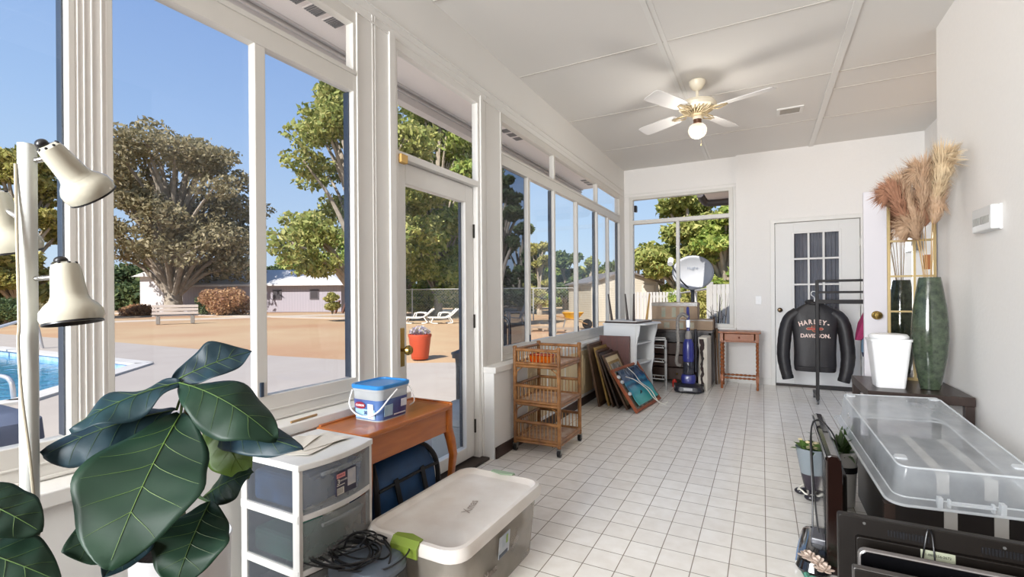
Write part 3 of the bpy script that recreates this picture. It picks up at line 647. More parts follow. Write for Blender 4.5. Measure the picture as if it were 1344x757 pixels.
q = MB(); q.loft([rrect(.14,.435,.05,.36,4,(-.04,0)),rrect(.13,.41,.05,.425,4,(-.035,.008)),rrect(.085,.33,.035,.466,4,(-.038,.018)),rrect(.02,.1,.008,.472,4,(-.038,.02))]); q.build('flap', BLK, bg, smooth=True)
for y in (-.09, .10):
    q = MB(); pts = bez([(.104,y-.02,.37),(.112,y-.01,.30),(.114,y+.01,.22),(.108,y+.04,.12)], 5)
    for i in range(len(pts)-1): q.bar(pts[i], pts[i+1], .028, .006, (1,0,0))
    q.build('strap', BLK, bg)

# ------------------------------------------------------------------ big storage bin
bn = thing('storage_bin', 'large clear storage bin with a dirty white lid and green latches', 'storage bin', (-1.17, 1.735, 0))
BINP = plasticmat('clear_bin_plastic', 'c9c2b6', .50, .25, .35)
def rl(w, d, r, z): return rrect(w, d, r, z, 6)
b = MB(); b.loft([rl(.375,.64,.06,.0),rl(.38,.65,.06,.006),rl(.425,.70,.065,.27),rl(.445,.72,.07,.275),rl(.445,.72,.07,.295)], True, False); b.build('bin', BINP, bn, smooth=True)
LIDW = mat('scuffed_white_lid', 'e4e0da', .4, noise=.35, col2='bcab9c', scale=7)
b = MB(); b.loft([rl(.452,.738,.075,.268),rl(.470,.756,.08,.275),rl(.472,.758,.08,.300),rl(.452,.738,.075,.318),rl(.420,.706,.065,.320),rl(.395,.66,.055,.302),rl(.385,.65,.05,.300)]); b.build('lid', LIDW, bn, smooth=True)
GRN = mat('green_latch', '7f9438', .4); 
for sy in (-1, 1):
    sec = [(.381,.262),(.393,.268),(.393,.304),(.374,.3265),(.335,.3265),(.333,.3215),(.370,.318),(.381,.300)]
    q = MB(); q.loft([[(x, sy*(y_ if y_ > .36 else y_+abs(x)*.25), z_) for y_, z_ in sec] for x in (-.062,-.05,-.03,0,.03,.05,.062)])
    lt = q.build('latch', GRN if sy < 0 else mat('pale_green_latch', '9fb89a', .4), bn, bevel=.003)
    if sy > 0: lab(lt, 'pale green far latch')
cN = MB(); rr = random.Random(5)
for i, (x, y, z, a, b_, c_) in enumerate(((.02,.17,.13,.15,.13,.10),(-.05,-.05,.10,.12,.16,.08),(.08,-.15,.09,.09,.12,.07),(.0,.05,.18,.14,.16,.05),(.12,.24,.17,.06,.05,.06))): cN.ball((x, y, z), 1, (a, b_, c_), 14, 9)
co = free(cN.build('crumpled_fabric', mat('crumpled_grey_fabric', '8a8078', .9, noise=.7, col2='cfc8ba', scale=9), None, smooth=True), bn, 'crumpled grey and cream fabric packed inside the big storage bin', 'fabric')
dm = co.modifiers.new('d', 'DISPLACE'); tx = bpy.data.textures.new('folds', 'CLOUDS'); tx.noise_scale = .09; dm.texture = tx; dm.strength = .04
ML = frame_matrix((.2175, -.02, .19), (0,1,0), (.08,0,1))
q = MB(); q.M = ML; q.box(-.045,-.045,.0,.045,.045,.002); ls = q.build('label', mat('faded_label', 'b8bcc0', .5, noise=.7, col2='8e9aa6', scale=25), bn)
q = MB(); q.M = ML; q.box(-.042,-.043,.002,.03,-.028,.003); q.build('label_stripe', mat('label_dark', '3c4656', .5), ls); q = MB(); q.M = ML; q.box(.012,.0,.002,.028,.035,.003); q.build('label_leaf', mat('label_green', '7f9a4c', .5), ls)
MK = mat('grey_marker', '8a8078', .7)
text('Xmas', .055, frame_matrix((.04, .0, .3025), (-.25,1,0), (-1,-.25,0)), mat('faint_marker', 'a89c92', .7), bn, name='handwriting', depth=.0004)
text('Xmas', .045, frame_matrix((.207, -.11, .115), (0,1,0), (.08,0,1)) , MK, bn, name='handwriting', depth=.004)

# ------------------------------------------------------------------ grey machine with cables
rb = thing('printer', 'grey and black plastic machine under tangled cables by the drawer tower', 'machine', (-1.475, 1.325, 0))
rb.location = (-1.255, 1.255, 0)
b = MB(); b.loft([rrect(.22,.20,.05,0,4),rrect(.24,.215,.06,.02,4),rrect(.24,.215,.06,.245,4)]); b.build('body', BLACK, rb, smooth=True)
b = MB(); b.loft([rrect(.236,.212,.058,.245,4),rrect(.236,.212,.058,.262,4),rrect(.20,.18,.045,.285,4),rrect(.12,.10,.02,.292,4)]); b.build('lid', mat('slate_grey_plastic', '5c6672', .35), rb, smooth=True)
cb = MB(); rr = random.Random(11)
for k in range(11):
    pts = []
    cx, cy = rr.uniform(-.14,-.02), rr.uniform(-.06,.05); R0 = rr.uniform(.07,.14); ph = rr.uniform(0,6)
    for i in range(14):
        a = ph+i*.5; pts.append((cx+R0*math.cos(a)*1.25, cy+R0*math.sin(a)*.9, .186+.002*k+.010*math.sin(a*1.7+k)+rr.uniform(-.003,.004)))
    cb.tube(bez(pts, 4), .0034, 6)
cb.tube(bez([(-.13,-.02,.20),(-.10,.0,.22),(-.07,.02,.245),(-.03,.04,.25),(.0,.05,.235),(.02,.06,.22),(.05,.06,.215),(.09,.04,.20),(.11,.0,.17)], 8), .0038, 6)
cb.tube(bez([(-.10,.0,.19),(-.09,.01,.225),(-.06,.03,.245),(-.02,.03,.24),(-.03,.01,.21)], 8), .0038, 6)
co = cb.build('power_cable', mat('black_rubber', '141416', .4), smooth=True); co.location = (-1.265, 1.245, .104); tag(co, 'tangle of black cables heaped on the grey machine', 'cable')
# ------------------------------------------------------------------ rattan cart
RT = mat('rattan_cane', 'a2703e', .38, noise=.8, col2='5e3a1e', scale=14, coat=.2); RTL = mat('light_rattan', 'bc8e58', .45, noise=.7, col2='84582e', scale=16)
rc = thing('rattan_cart', 'three tier bamboo serving cart on black castors', 'cart', (-1.54, 3.53, 0))
WX, WY = .185, .225
for sx in (-1, 1):
    for sy in (-1, 1):
        p = MB().tube([(sx*WX, sy*WY, .065), (sx*WX, sy*WY, .815)], .0155, 12); p.lathe([(.018,.805),(.018,.818),(.012,.825),(0,.826)], 12, c=(sx*WX, sy*WY, 0))
        for z in (.17,.30,.45,.60,.75): p.lathe([(.0155,z-.006),(.0175,z),(.0155,z+.006)], 12, c=(sx*WX, sy*WY, 0), cap=False)
        p.build('post', RT, rc, smooth=True)
        w = MB(); x, y = sx*WX, sy*WY
        w.cyl((x-.012,y,.028), (x+.012,y,.028), .027, n=20); w.build('castor_wheel', BLACK, rc, smooth=True, bevel=.003)
        MB().box(x-.018,y-.012,.026,x-.014,y+.012,.058).box(x+.014,y-.012,.026,x+.018,y+.012,.058).box(x-.018,y-.014,.054,x+.018,y+.014,.062).tube([(x,y,.05),(x,y,.075)], .007, 8).build('castor_fork', GREYMETAL, rc)
for zb, zt, nm in ((.690, .795, 'top'), (.395, .515, 'middle'), (.105, .235, 'bottom')):
    r = MB()
    for sy in (-1, 1):
        for z in (zb, zt): r.tube([(-WX, sy*WY, z), (WX, sy*WY, z)], .0125, 10)
        r.tube([(-WX, sy*WY, zb-.022), (WX, sy*WY, zb-.022)], .0115, 10)
    for z in (zb, zt): r.tube([(-WX, -WY, z), (-WX, WY, z)], .0125, 10)
    r.tube([(WX, -WY, zb), (WX, WY, zb)], .0125, 10); r.tube([(WX, -WY-.02, zb-.022), (WX, WY+.02, zb-.022)], .012, 10); r.tube([(-WX, -WY, zb-.022), (-WX, WY, zb-.022)], .0115, 10)
    r.build('rail', RT, rc, smooth=True)
    for i in range(1, 12):
        x = -WX+2*WX*i/12
        for sy in (-1, 1):
            MB().tube([(x, sy*WY, zb), (x, sy*WY, zt)], .0042, 6).build('spindle', RTL, rc, smooth=True)
    for i in range(1, 12):
        y = -WY+2*WY*i/12; MB().tube([(-WX, y, zb), (-WX, y, zt)], .0042, 6).build('spindle', RTL, rc, smooth=True)
    s = MB()
    for i in range(22): s.tube([(-WX, -WY+.012+i*.0204, zb-.008), (WX, -WY+.012+i*.0204, zb-.008)], .0062, 6)
    s.build('slatted_shelf', mat('shelf_cane', 'b8a594', .45, noise=.8, col2='8a5a40', scale=12), rc, smooth=True)
for sx in (-1, 1):
    for zt in (.655, .36):
        MB().tube(bez([(sx*(WX-.012), -WY, zt-.075), (sx*(WX-.02), -WY, zt-.03), (sx*(WX-.06), -WY, zt)]), .005, 6).build('corner_brace', RT, rc, smooth=True)
MB().tube([(.11,-.18,.105),(.11,-.18,.05)], .006, 6).build('hanging_screw', CHROME, rc)
tr = thing('glass_dish', 'glowing red and orange glass dish in the top of the bamboo cart', 'dish', (-1.55, 3.44, .689))
AMB = mat('red_orange_glass', 'e8430c', .15, noise=.9, col2='f08a18', scale=18, coat=.6, trans=.5)
b = MB(); b.loft([rrect(.17,.11,.02,0,4),rrect(.20,.14,.025,.055,4),rrect(.19,.13,.022,.055,4),rrect(.16,.10,.018,.008,4)]); b.build('bowl', AMB, tr, smooth=True)
b = MB().tube([(x, y, .058) for x, y, z in rrect(.198,.138,.025,0,4)], .004, 6, closed=True); b.build('rim', mat('dark_red_rim', '7a1408', .3), tr, smooth=True)

# ------------------------------------------------------------------ picture frames leaning on the ledge
def leaning(nb, nt, far, label, w_f, fm, inner, im, thick=.022, name='picture_frame', grp='picture frames leaning on the ledge', extra=None):
    """nb/nt: near bottom and near top corners, far: vector along the bottom edge"""
    nb = Vector(nb); nt = Vector(nt); fv = Vector(far); W_ = fv.length; H = (nt-nb).length
    M = frame_matrix(nb, fv, nt-nb)   # x along the length, y up the lean, z = face normal
    if M.col[2].x < 0: sgn = -1
    else: sgn = 1
    o = bpy.data.objects.new(name, None); COL.objects.link(o); tag(o, label, 'picture frame', grp); o.matrix_world = M @ T(0, .0, 0)
    z0, z1 = (0, thick*sgn) if sgn > 0 else (thick*sgn, 0)
    f = MB(); f.box(0, 0, z0, W_, w_f, z1).box(0, H-w_f, z0, W_, H, z1).box(0, w_f, z0, w_f, H-w_f, z1).box(W_-w_f, w_f, z0, W_, H-w_f, z1)
    g = (z1 if sgn > 0 else z0); f.box(w_f*.3, w_f*.3, min(g, g+.006*sgn), W_-w_f*.3, w_f*.6, max(g, g+.006*sgn)).box(w_f*.3, H-w_f*.6, min(g, g+.006*sgn), W_-w_f*.3, H-w_f*.3, max(g, g+.006*sgn))
    f.build('frame', fm, o, bevel=.003)
    zi = sorted((thick*.35*sgn, thick*.55*sgn))
    MB().box(w_f, w_f, zi[0], W_-w_f, H-w_f, zi[1]).build('backing' if inner is None else inner, im, o)
    return o, W_, H, sgn
FB = mat('old_brown_frame', '5c4330', .5, noise=.5, col2='38281c', scale=12, stretch=(1,6,6)); FD = mat('dark_frame', '2e2019', .45); FO = mat('orange_brown_board', '9a5230', .5, noise=.4, col2='6e3418', scale=10)
GILT = mat('gilt_frame', 'a88a50', .4, metal=.4, noise=.5, col2='6e5428', scale=30); MT = mat('cream_mount', 'cdbb98', .7, noise=.3, col2='b09a70', scale=8)
leaning((-1.586,4.985,0), (-1.715,4.985,.675), (0,.46,0), 'rearmost brown wooden frame, propped flat against the ledge', .04, FB, 'backing_board', mat('board_brown', '7a6148', .7, noise=.4, scale=6))
leaning((-1.505,5.07,0), (-1.665,5.07,.63), (0,.42,0), 'tall brown frame with gold inner edge, second from the ledge', .05, GILT, 'backing_board', FB)
leaning((-1.44,5.03,0), (-1.63,5.03,.60), (0,.44,0), 'dark narrow frame leaning third from the ledge', .03, FB, 'backing_board', FD, .018)
leaning((-1.375,5.0,0), (-1.585,5.0,.575), (0,.46,0), 'dark brown frame leaning fourth from the ledge', .045, FD, 'backing_board', FB, .02)
o, W_, H, sg = leaning((-1.275,4.965,0), (-1.545,4.985,.56), (.02,.50,0), 'gilt framed sketch behind the teal beach picture', .035, FB, 'mount', MT, .02)
z = .0155*sg
def plate(o, x0, y0, x1, y1, z, m, nm, par=None):
    a = MB(); a.box(x0, y0, min(z, z+.002*sg), x1, y1, max(z, z+.002*sg)); return a.build(nm, m, par or o)
plate(o, .075, .30, .43, .53, .0125*sg, GILT, 'inner_frame'); sk = plate(o, .10, .32, .40, .50, .0155*sg, mat('grey_sketch', 'a39e94', .6, noise=.9, col2='3f3c38', scale=16), 'sketch')
o, W_, H, sg = leaning((-1.15,4.86,0), (-1.43,4.885,.415), (.088,.78,0), 'teal beach picture with a crumpled glossy cover, front of the stack', .03, FO, 'marbled_mount', mat('marble_black_mount', '3a4038', .25, noise=.9, col2='8f8a78', scale=14), .03, extra=1)
TEAL = bpy.data.materials.new('teal_sea_print'); TEAL.use_nodes = True; nt = TEAL.node_tree; p = nt.nodes['Principled BSDF']; p.inputs['Roughness'].default_value = .12
tc = nt.nodes.new('ShaderNodeTexCoord'); sx = nt.nodes.new('ShaderNodeSeparateXYZ'); nt.links.new(tc.outputs['Object'], sx.inputs[0]); rp = nt.nodes.new('ShaderNodeValToRGB')
mr = nt.nodes.new('ShaderNodeMapRange'); mr.inputs['From Min'].default_value = .04; mr.inputs['From Max'].default_value = .47; nz = nt.nodes.new('ShaderNodeTexNoise'); nz.inputs['Scale'].default_value = 5; nt.links.new(tc.outputs['Object'], nz.inputs['Vector'])
ad = nt.nodes.new('ShaderNodeMath'); ad.operation = 'MULTIPLY_ADD'; ad.inputs[1].default_value = .08; nt.links.new(nz.outputs['Fac'], ad.inputs[0]); nt.links.new(sx.outputs['Y'], ad.inputs[2]); nt.links.new(ad.outputs[0], mr.inputs['Value']); nt.links.new(mr.outputs[0], rp.inputs['Fac'])
el = rp.color_ramp.elements; el[0].position = 0; el[0].color = srgb('4aa89c'); el[1].position = 1; el[1].color = srgb('14304e')
for ps, c in ((.35, '3f9fa4'), (.55, '2c7f9a'), (.62, '174668'), (.70, '3a7f9c'), (.78, '14406a')): e_ = el.new(ps); e_.color = srgb(c)
nt.links.new(rp.outputs['Color'], p.inputs['Base Color'])
vs = []; fs = []; N = 24
for i in range(N+1):
    for j in range(N+1):
        x = .09+(W_-.13)*i/N; y = .05+(H-.09)*j/N
        vs.append((x, y, sg*(.034+.006*math.sin(x*17+y*9)+.004*math.sin(y*41)+.02*max(0, (j/N-.7))*math.sin(x*31))))
for i in range(N):
    for j in range(N): q = i*(N+1)+j; fs.append((q, q+1, q+N+2, q+N+1))
b = MB(); b.add(vs, fs); pr = b.build('sea_print', TEAL, o, fix=False); pr.data.polygons.foreach_set('use_smooth', [True]*len(pr.data.polygons)); pr.modifiers.new('s', 'SOLIDIFY').thickness = .001
q = MB(); q.M = T(.34, .17, sg*.042); 
for k in range(8): q.ball((.02*math.sin(k*2.1), .012*math.cos(k*1.7), 0), .012, (1.3,.6,.3), 8, 6)
q.build('rock_islet', mat('dark_islet', '16323c', .5), o)
for a in ((.02,.40,.045),(.03,.34,.045),(.05,.20,.04)): MB().ball((a[0], a[1], sg*a[2]), .03, (1.5,.7,.3), 10, 6).build('crumpled_film', mat('silver_film', 'dfe2e2', .15, metal=.5), o, smooth=True)
cq = MB().tube(bez([(-1.30,5.05,.34),(-1.22,5.12,.30),(-1.12,5.22,.20),(-1.06,5.30,.09),(-1.0,5.42,.01),(-.95,5.52,.006),(-.98,5.62,.008)], 8), .0045, 6)
cq.tube(bez([(-1.36,5.28,.42),(-1.27,5.32,.33),(-1.18,5.20,.27),(-1.10,5.36,.16),(-1.02,5.34,.05),(-.93,5.36,.006)], 8), .0045, 6)
tag(cq.build('white_cord', mat('white_cord', 'd8d4c8', .5), smooth=True), 'white cord trailing over the teal beach picture to the floor', 'cord')

# ------------------------------------------------------------------ white shelf cabinet with an upturned table on it
CW = mat('cabinet_white', 'dfe0df', .4)
cbn = thing('bookcase', 'white scallop sided bookcase by the corner windows', 'bookcase', (-1.44, 5.86, 0), math.radians(-9))
A, B_, C_, D_ = -.22, .20, -.30, .30
MB().box(A, C_, 0, B_-.02, C_+.018, .86).build('side_panel', CW, cbn, bevel=.002)
poly = [(A, 0), (B_-.05, 0)]+[(B_-.05+.07*(t/10)**1.2*(1 if t > 6 else .75)+.012*math.sin(t*1.5), .086*t) for t in range(1, 10)]+[(B_+.03, .86), (A, .86)]
for y in (C_+.016, D_-.018):
    b = MB(); b.M = Matrix(((1,0,0,0),(0,0,1,y),(0,1,0,0),(0,0,0,1))); b.prism(poly, 0, .02); b.build('scalloped_side', CW, cbn, bevel=.002)
MB().box(A, C_+.02, 0, A+.015, D_-.02, .86).build('back_panel', CW, cbn)
for z in (.04, .38, .62): MB().box(A+.015, C_+.034, z, B_-.04, D_-.02, z+.018).build('shelf', CW, cbn, bevel=.001)
MB().prism([(A-.01,C_-.01),(B_+.02,C_-.01),(B_+.09,C_+.06),(B_+.11,D_-.1),(B_+.05,D_+.02),(A-.01,D_+.02)], .86, .877).build('top_panel', CW, cbn, bevel=.003)
ut = thing('side_table', 'small upturned table with four dark legs in the air on the bookcase', 'side table', (-1.455, 5.84, .8775), math.radians(-9))
MB().box(-.215,-.24,0,.20,.24,.018).build('tabletop', mat('dark_edge', '3a2a22', .4), ut, bevel=.003)
MB().box(-.20,-.225,.018,.185,.225,.028).build('underside', mat('pale_underside', 'd6d2cc', .6), ut)
for x, y, dx, dy in ((-.15,-.17,-.035,-.02),(.14,-.19,.01,-.02),(-.02,.0,-.03,.0),(.15,.19,.03,.03)):
    MB().tube([(x,y,.028),(x+dx,y+dy,.35)], [.016,.009], 10).build('leg', DARKWOOD if x < .145 or y < 0 else mat('tan_leg', 'b08a4c', .5), ut, smooth=True)
bo = MB(); bo.M = frame_matrix((-1.725, 5.46, .0), (1,.02,0), (0,.06,1)); bo.box(0,0,-.012,.36,.735,.012)
bo2 = bo.build('wooden_board', mat('red_brown_board', '561f10', .4, noise=.5, col2='3a140a', scale=6, stretch=(6,1,1)), bevel=.003); tag(bo2, 'red-brown wooden board standing against the white bookcase', 'board')
# ------------------------------------------------------------------ desk with cardboard boxes
dk = thing('desk', 'low dark desk with brown drawers under the window, carrying cardboard boxes', 'desk', (-1.0, 6.93, 0))
MB().box(-.42,-.21,.70,.42,.22,.735).build('desktop', DARKWOOD, dk, bevel=.003)
MB().box(-.41,-.20,.57,.41,-.18,.70).build('front_rail', mat('black_brown', '1c1512', .4), dk)
for x in (-.40,.37): MB().box(x,-.20,0,x+.03,.20,.70).build('side_panel', DARKWOOD, dk)
for z in (.06,.23,.40): 
    dr_ = MB().box(-.36,-.20,z,.30,.15,z+.155).build('drawer', mat('mid_brown_drawer', '3c2416', .5, noise=.4, scale=8), dk, bevel=.004); MB().ball((-.03,-.215,z+.08), .014).build('knob', BRASS, dr_)
CB = mat('cardboard', 'a89078', .8, noise=.35, col2='8c745c', scale=9); TAPE = mat('packing_tape', '8a8278', .25)
def carton(nm, lbl, loc, w, d, h, rz, tape):
    o = thing('cardboard_box', lbl, 'box', loc, rz, 'cardboard boxes on the desk')
    MB().box(-w/2,-d/2,0,w/2,d/2,h).build('carton', CB, o, bevel=.004); MB().box(-w/2+.01,-d/2,h,-.002,d/2,h+.004).box(.002,-d/2,h,w/2-.01,d/2,h+.004).build('flap', CB, o)
    MB().box(-w/2-.001,-d/2-.0015,h*tape,w/2+.001,-d/2,h+.001).build('tape', TAPE, o)
    q = MB()
    for x in (-w*.28, -w*.05, w*.12): q.box(x, -d/2-.002, h*.12, x+w*.09, -d/2-.0003, h*.72)
    q.build('printed_panel', mat('carton_print', 'b4a690', .7, noise=.8, col2='8a9a88', scale=22), o); return o
carton('a', 'lower flat cardboard box lying directly on the dark desk', (-.985, 6.97, .7355), .80, .34, .135, 0, .9)
carton('b', 'upper cardboard box with grey taped top, stacked on the other box', (-1.08, 6.98, .8755), .60, .32, .225, .01, .80)
# ------------------------------------------------------------------ metal rack
mr_ = thing('shoe_rack', 'light grey tubular metal rack between the bookcase and the vacuum', 'rack', (-1.20, 6.33, 0), math.radians(12))
for y in (-.12, .16):
    for x in (-.18, .09): MB().tube([(x,y,0),(x,y,.64)], .011, 10).build('upright', mat('pale_tube_metal', 'b4b4b2', .35, metal=.5), mr_, smooth=True)
    MB().tube([(-.18,y,.64),(.09,y,.64)], .011, 10).build('top_bar', mat('pale_tube_metal', 'b4b4b2', .35, metal=.5), mr_, smooth=True)
for z in (.14, .36, .54):
    q = MB()
    for y in (-.12, .16): q.tube([(-.18,y,z+.01),(.09,y,z-.005)], .007, 8)
    for x in (-.15, -.05, .05): q.tube([(x,-.12,z),(x,.16,z)], .005, 6)
    q.build('rung', mat('pale_tube_metal', 'b4b4b2', .35, metal=.5), mr_, smooth=True)
    MB().box(-.185,-.128,z-.008,-.165,-.105,z+.02).box(.07,-.128,z-.018,.10,-.105,z+.008).build('black_joint', BLACK, mr_)
rd = MB().lathe([(.03,0),(.032,.07),(.02,.085),(.02,.10),(0,.101)], 14); ro = rd.build('red_can', mat('red_plastic', 'b02c20', .4), smooth=True); ro.location = (-1.03, 6.52, 0); tag(ro, 'small red canister on the floor behind the blue vacuum', 'canister')
# ------------------------------------------------------------------ vacuum
VB = mat('vacuum_blue', '2a2f7a', .3, coat=.3); VD = mat('vacuum_dark', '1c1c26', .35); VG_ = mat('vacuum_grey', '8f8a84', .5); VCL = mat('dust_cup', '3c3c46', .12, trans=.3)
vc = thing('vacuum_cleaner', 'upright vacuum cleaner in dark blue with a grey hose', 'vacuum cleaner', (-.82, 6.25, 0), math.radians(4))
b = MB(); b.loft([rrect(.30,.26,.05,.012,4),rrect(.33,.28,.06,.03,4),rrect(.31,.26,.06,.075,4),rrect(.18,.16,.05,.115,4)]); b.build('floor_head', VD, vc, smooth=True)
for sx in (-1,1): MB().cyl((sx*.135,.04,.05),(sx*.175,.04,.05),.05,n=20).build('wheel', BLACK, vc, smooth=True)
MB().box(-.05,-.142,.04,.05,-.135,.07).build('name_badge', mat('badge_grey', 'b8b8bc', .4), vc)
b = MB(); b.loft([rrect(.15,.13,.04,.10,4),rrect(.17,.15,.05,.14,4),rrect(.17,.15,.05,.20,4),rrect(.15,.13,.05,.22,4)]); b.build('motor_base', VB, vc, smooth=True)
MB().lathe([(.06,.22),(.066,.24),(.066,.36),(.06,.38)], 24).build('dust_cup', VCL, vc, smooth=True)
b = MB(); b.loft([rrect(.12,.12,.05,.38,4),rrect(.135,.14,.06,.42,4),rrect(.125,.13,.055,.60,4),rrect(.085,.09,.04,.66,4)]); b.build('body', VB, vc, smooth=True)
MB().lathe([(.035,.66),(.04,.70),(.03,.74),(.022,.76)], 16).build('neck', VG_, vc, smooth=True)
b = MB().tube([(0,0,.74),(0,.01,.95)], .019, 12); b.tube(bez([(0,.01,.93),(-.0,.0,1.0),(.0,-.03,1.045),(0,-.055,1.03),(0,-.05,.98)]), .017, 10); b.build('handle', VB, vc, smooth=True)
MB().box(-.024,-.03,.80,.024,.03,.90).build('silver_collar', mat('silver_plastic', 'b8bac4', .3, metal=.3), vc, bevel=.006)
hp = bez([(.0,-.02,.93),(-.06,-.03,.97),(-.115,-.02,.92),(-.125,-.01,.80),(-.12,0,.62),(-.125,0,.50),(-.14,0,.40),(-.13,0,.34),(-.09,0,.32)], 14)
b = MB().tube(hp, [.021+.003*math.sin(i*2.2) for i in range(len(hp))], 12); b.build('hose', VG_, vc, smooth=True)
MB().tube(bez([(.09,0,.60),(.12,.0,.52),(.11,0,.35),(.10,0,.2)]), .008, 8).build('cord', BLACK, vc, smooth=True)
MB().tube([(.085,.02,.25),(.085,.02,.78)], .014, 10).build('wand', VD, vc, smooth=True)
# ------------------------------------------------------------------ panels and poles beside it
bp = MB(); bp.M = frame_matrix((-.80,6.80,0), (1,.0,0), (0,.03,1)); bp.box(0,0,-.012,.20,.86,.012).box(.03,.05,-.016,.17,.80,-.012)
tag(bp.build('black_panel', mat('black_panel', '16151a', .5, noise=.3, scale=10), bevel=.002), 'tall black panel standing behind the blue vacuum', 'panel')
wf = thing('foam_slab', 'white slab with a ragged dark stripe down its end, right of the vacuum', 'slab', (-.66, 6.55, 0), math.radians(-3))
MB().box(-.055,-.17,0,.055,.17,.675).build('slab', mat('white_foam', 'd6d0c4', .8, noise=.3, col2='b8ab94', scale=8, bump=.2), wf, bevel=.012)
q = MB(); rr = random.Random(4); pts = []
N = 26; Lf = []; Rt = []
for i in range(N+1):
    z = .02+.63*i/N; c = -.01+.006*math.sin(i*.9)+.007*rr.random(); w = .010+.010*rr.random()+(.012 if i > 20 else 0); Lf.append((c-w, z)); Rt.append((c+w, z))
q.M = Matrix(((1,0,0,0),(0,0,-1,-.171),(0,1,0,0),(0,0,0,1))); q.prism(Lf+Rt[::-1], -.001, .006); q.build('dark_stripe', mat('tar_black', '1e1816', .7, noise=.4, col2='4a1c18', scale=30), wf)
for i, (x, y, h, lbl, c) in enumerate(((-.575,6.93,.90,'taller brown wooden handle leaning in the corner by the window','4a3626'),(-.545,6.98,.74,'shorter tan wooden handle leaning beside the taller one','7a5c3e'))):
    o = thing('pole', lbl, 'pole', (x, y, 0), 0, 'wooden handles beside the white slab')
    MB().tube([(.02,0,.0),(-.01,.09 if i == 0 else .06,h)], .012, 10).build('shaft', mat('handle_wood_%s' % ('dark','tan')[i], c, .6), o, smooth=True)
    MB().tube([(-.01,.09 if i == 0 else .06,h-.12),(-.012,.097 if i == 0 else .065,h+.01)], .017, 10).build('grip', BLACK if i == 0 else FB, o, smooth=True)
HONEY = mat('honey_orange_wood', '96521e', .35, noise=.4, col2='743a12', scale=6, stretch=(6,1,6))
# ------------------------------------------------------------------ side table with barley twist legs
sd = thing('side_table', 'small orange side table with barley-twist legs and one drawer', 'side table', (-.265, 6.83, 0))
MB().box(-.245,-.175,.712,.245,.175,.735).build('tabletop', HONEY, sd, bevel=.006)
MB().box(-.215,-.150,.60,-.20,.150,.712).box(.20,-.150,.60,.215,.150,.712).box(-.215,.135,.60,.215,.150,.712).box(-.215,-.15,.60,.215,-.135,.615).build('apron', HONEY, sd, bevel=.002)
dd = MB().box(-.17,-.157,.618,.17,-.137,.706).build('drawer', HONEY, sd, bevel=.003); MB().ball((0,-.168,.66), .012).build('knob', mat('wood_knob','7a3818',.4), dd, smooth=True)
for sx in (-1,1):
    for sy in (-1,1):
        cx, cy = sx*.205, sy*.14; l = MB(); l.box(cx-.019,cy-.019,.60,cx+.019,cy+.019,.712); l.box(cx-.018,cy-.018,.10,cx+.018,cy+.018,.18)
        rings = []
        for i in range(61):
            z = .18+.42*i/60; ph = z*62; r = []
            for j in range(14):
                a = 2*PI*j/14; rr_ = .013+.0055*math.cos(2*(a-ph)); r.append((cx+rr_*math.cos(a), cy+rr_*math.sin(a), z))
            rings.append(r)
        l.loft(rings); l.lathe([(.013,0),(.016,.02),(.012,.05),(.017,.085),(.014,.10)], 14, c=(cx,cy,0)); l.build('leg', HONEY, sd, smooth=True)
def twist(a, b_):
    a = Vector(a); b_ = Vector(b_); d_ = b_-a; L_ = d_.length; M = frame_matrix(a, d_, (0,0,1)); q = MB(); q.M = M; rings = []
    for i in range(41):
        x = L_*i/40; ph = x*62; rings.append([(x, (.010+.004*math.cos(2*(2*PI*j/12-ph)))*math.cos(2*PI*j/12), (.010+.004*math.cos(2*(2*PI*j/12-ph)))*math.sin(2*PI*j/12)) for j in range(12)])
    q.loft(rings); return q
for sy in (-1,1): twist((-.19,sy*.14,.14),(.19,sy*.14,.14)).build('stretcher', HONEY, sd, smooth=True)
for sx in (-1,1): twist((sx*.205,-.13,.14),(sx*.205,.13,.14)).build('stretcher', HONEY, sd, smooth=True)
# ------------------------------------------------------------------ clothes rack, jacket
ck = thing('clothes_rack', 'black metal clothes rack on castors in front of the back door', 'clothes rack', (.53, 6.15, 0))
def sq(mb, a, b_, w=.03, t=.03): return mb.bar(a, b_, w, t)
sq(MB(), (0,0,.05),(0,0,1.36), .032, .032).build('upright', BLACKM, ck, bevel=.003)
sq(MB(), (.82,0,.05),(.82,0,1.36), .032, .032).build('upright', BLACKM, ck, bevel=.003)
for z, w in ((1.352,.026),(1.228,.024),(1.125,.045),(.19,.045)): sq(MB(), (0,0,z),(.82,0,z), .026, w).build('crossbar', BLACKM, ck, bevel=.003)
for x in (0,.82):
    sq(MB(), (x,0,.075),(x,.40,.075), .03, .03).build('foot_bar', BLACKM, ck, bevel=.003)
    for y in (0,.40):
        MB().cyl((x-.010,y,.024),(x+.010,y,.024),.024,n=18).build('castor', mat('castor_grey', '4a4a4c', .4), ck, smooth=True)
        MB().box(x-.014,y-.01,.024,x-.011,y+.01,.065).box(x+.011,y-.01,.024,x+.014,y+.01,.065).build('castor_fork', GREYMETAL, ck)
jk = thing('leather_jacket', 'black leather biker jacket with white lettering hanging on the rack', 'jacket', (.515, 6.275, 0))
LTH = mat('black_leather', '1c191b', .5, noise=.3, col2='332f30', scale=9, bump=.4)
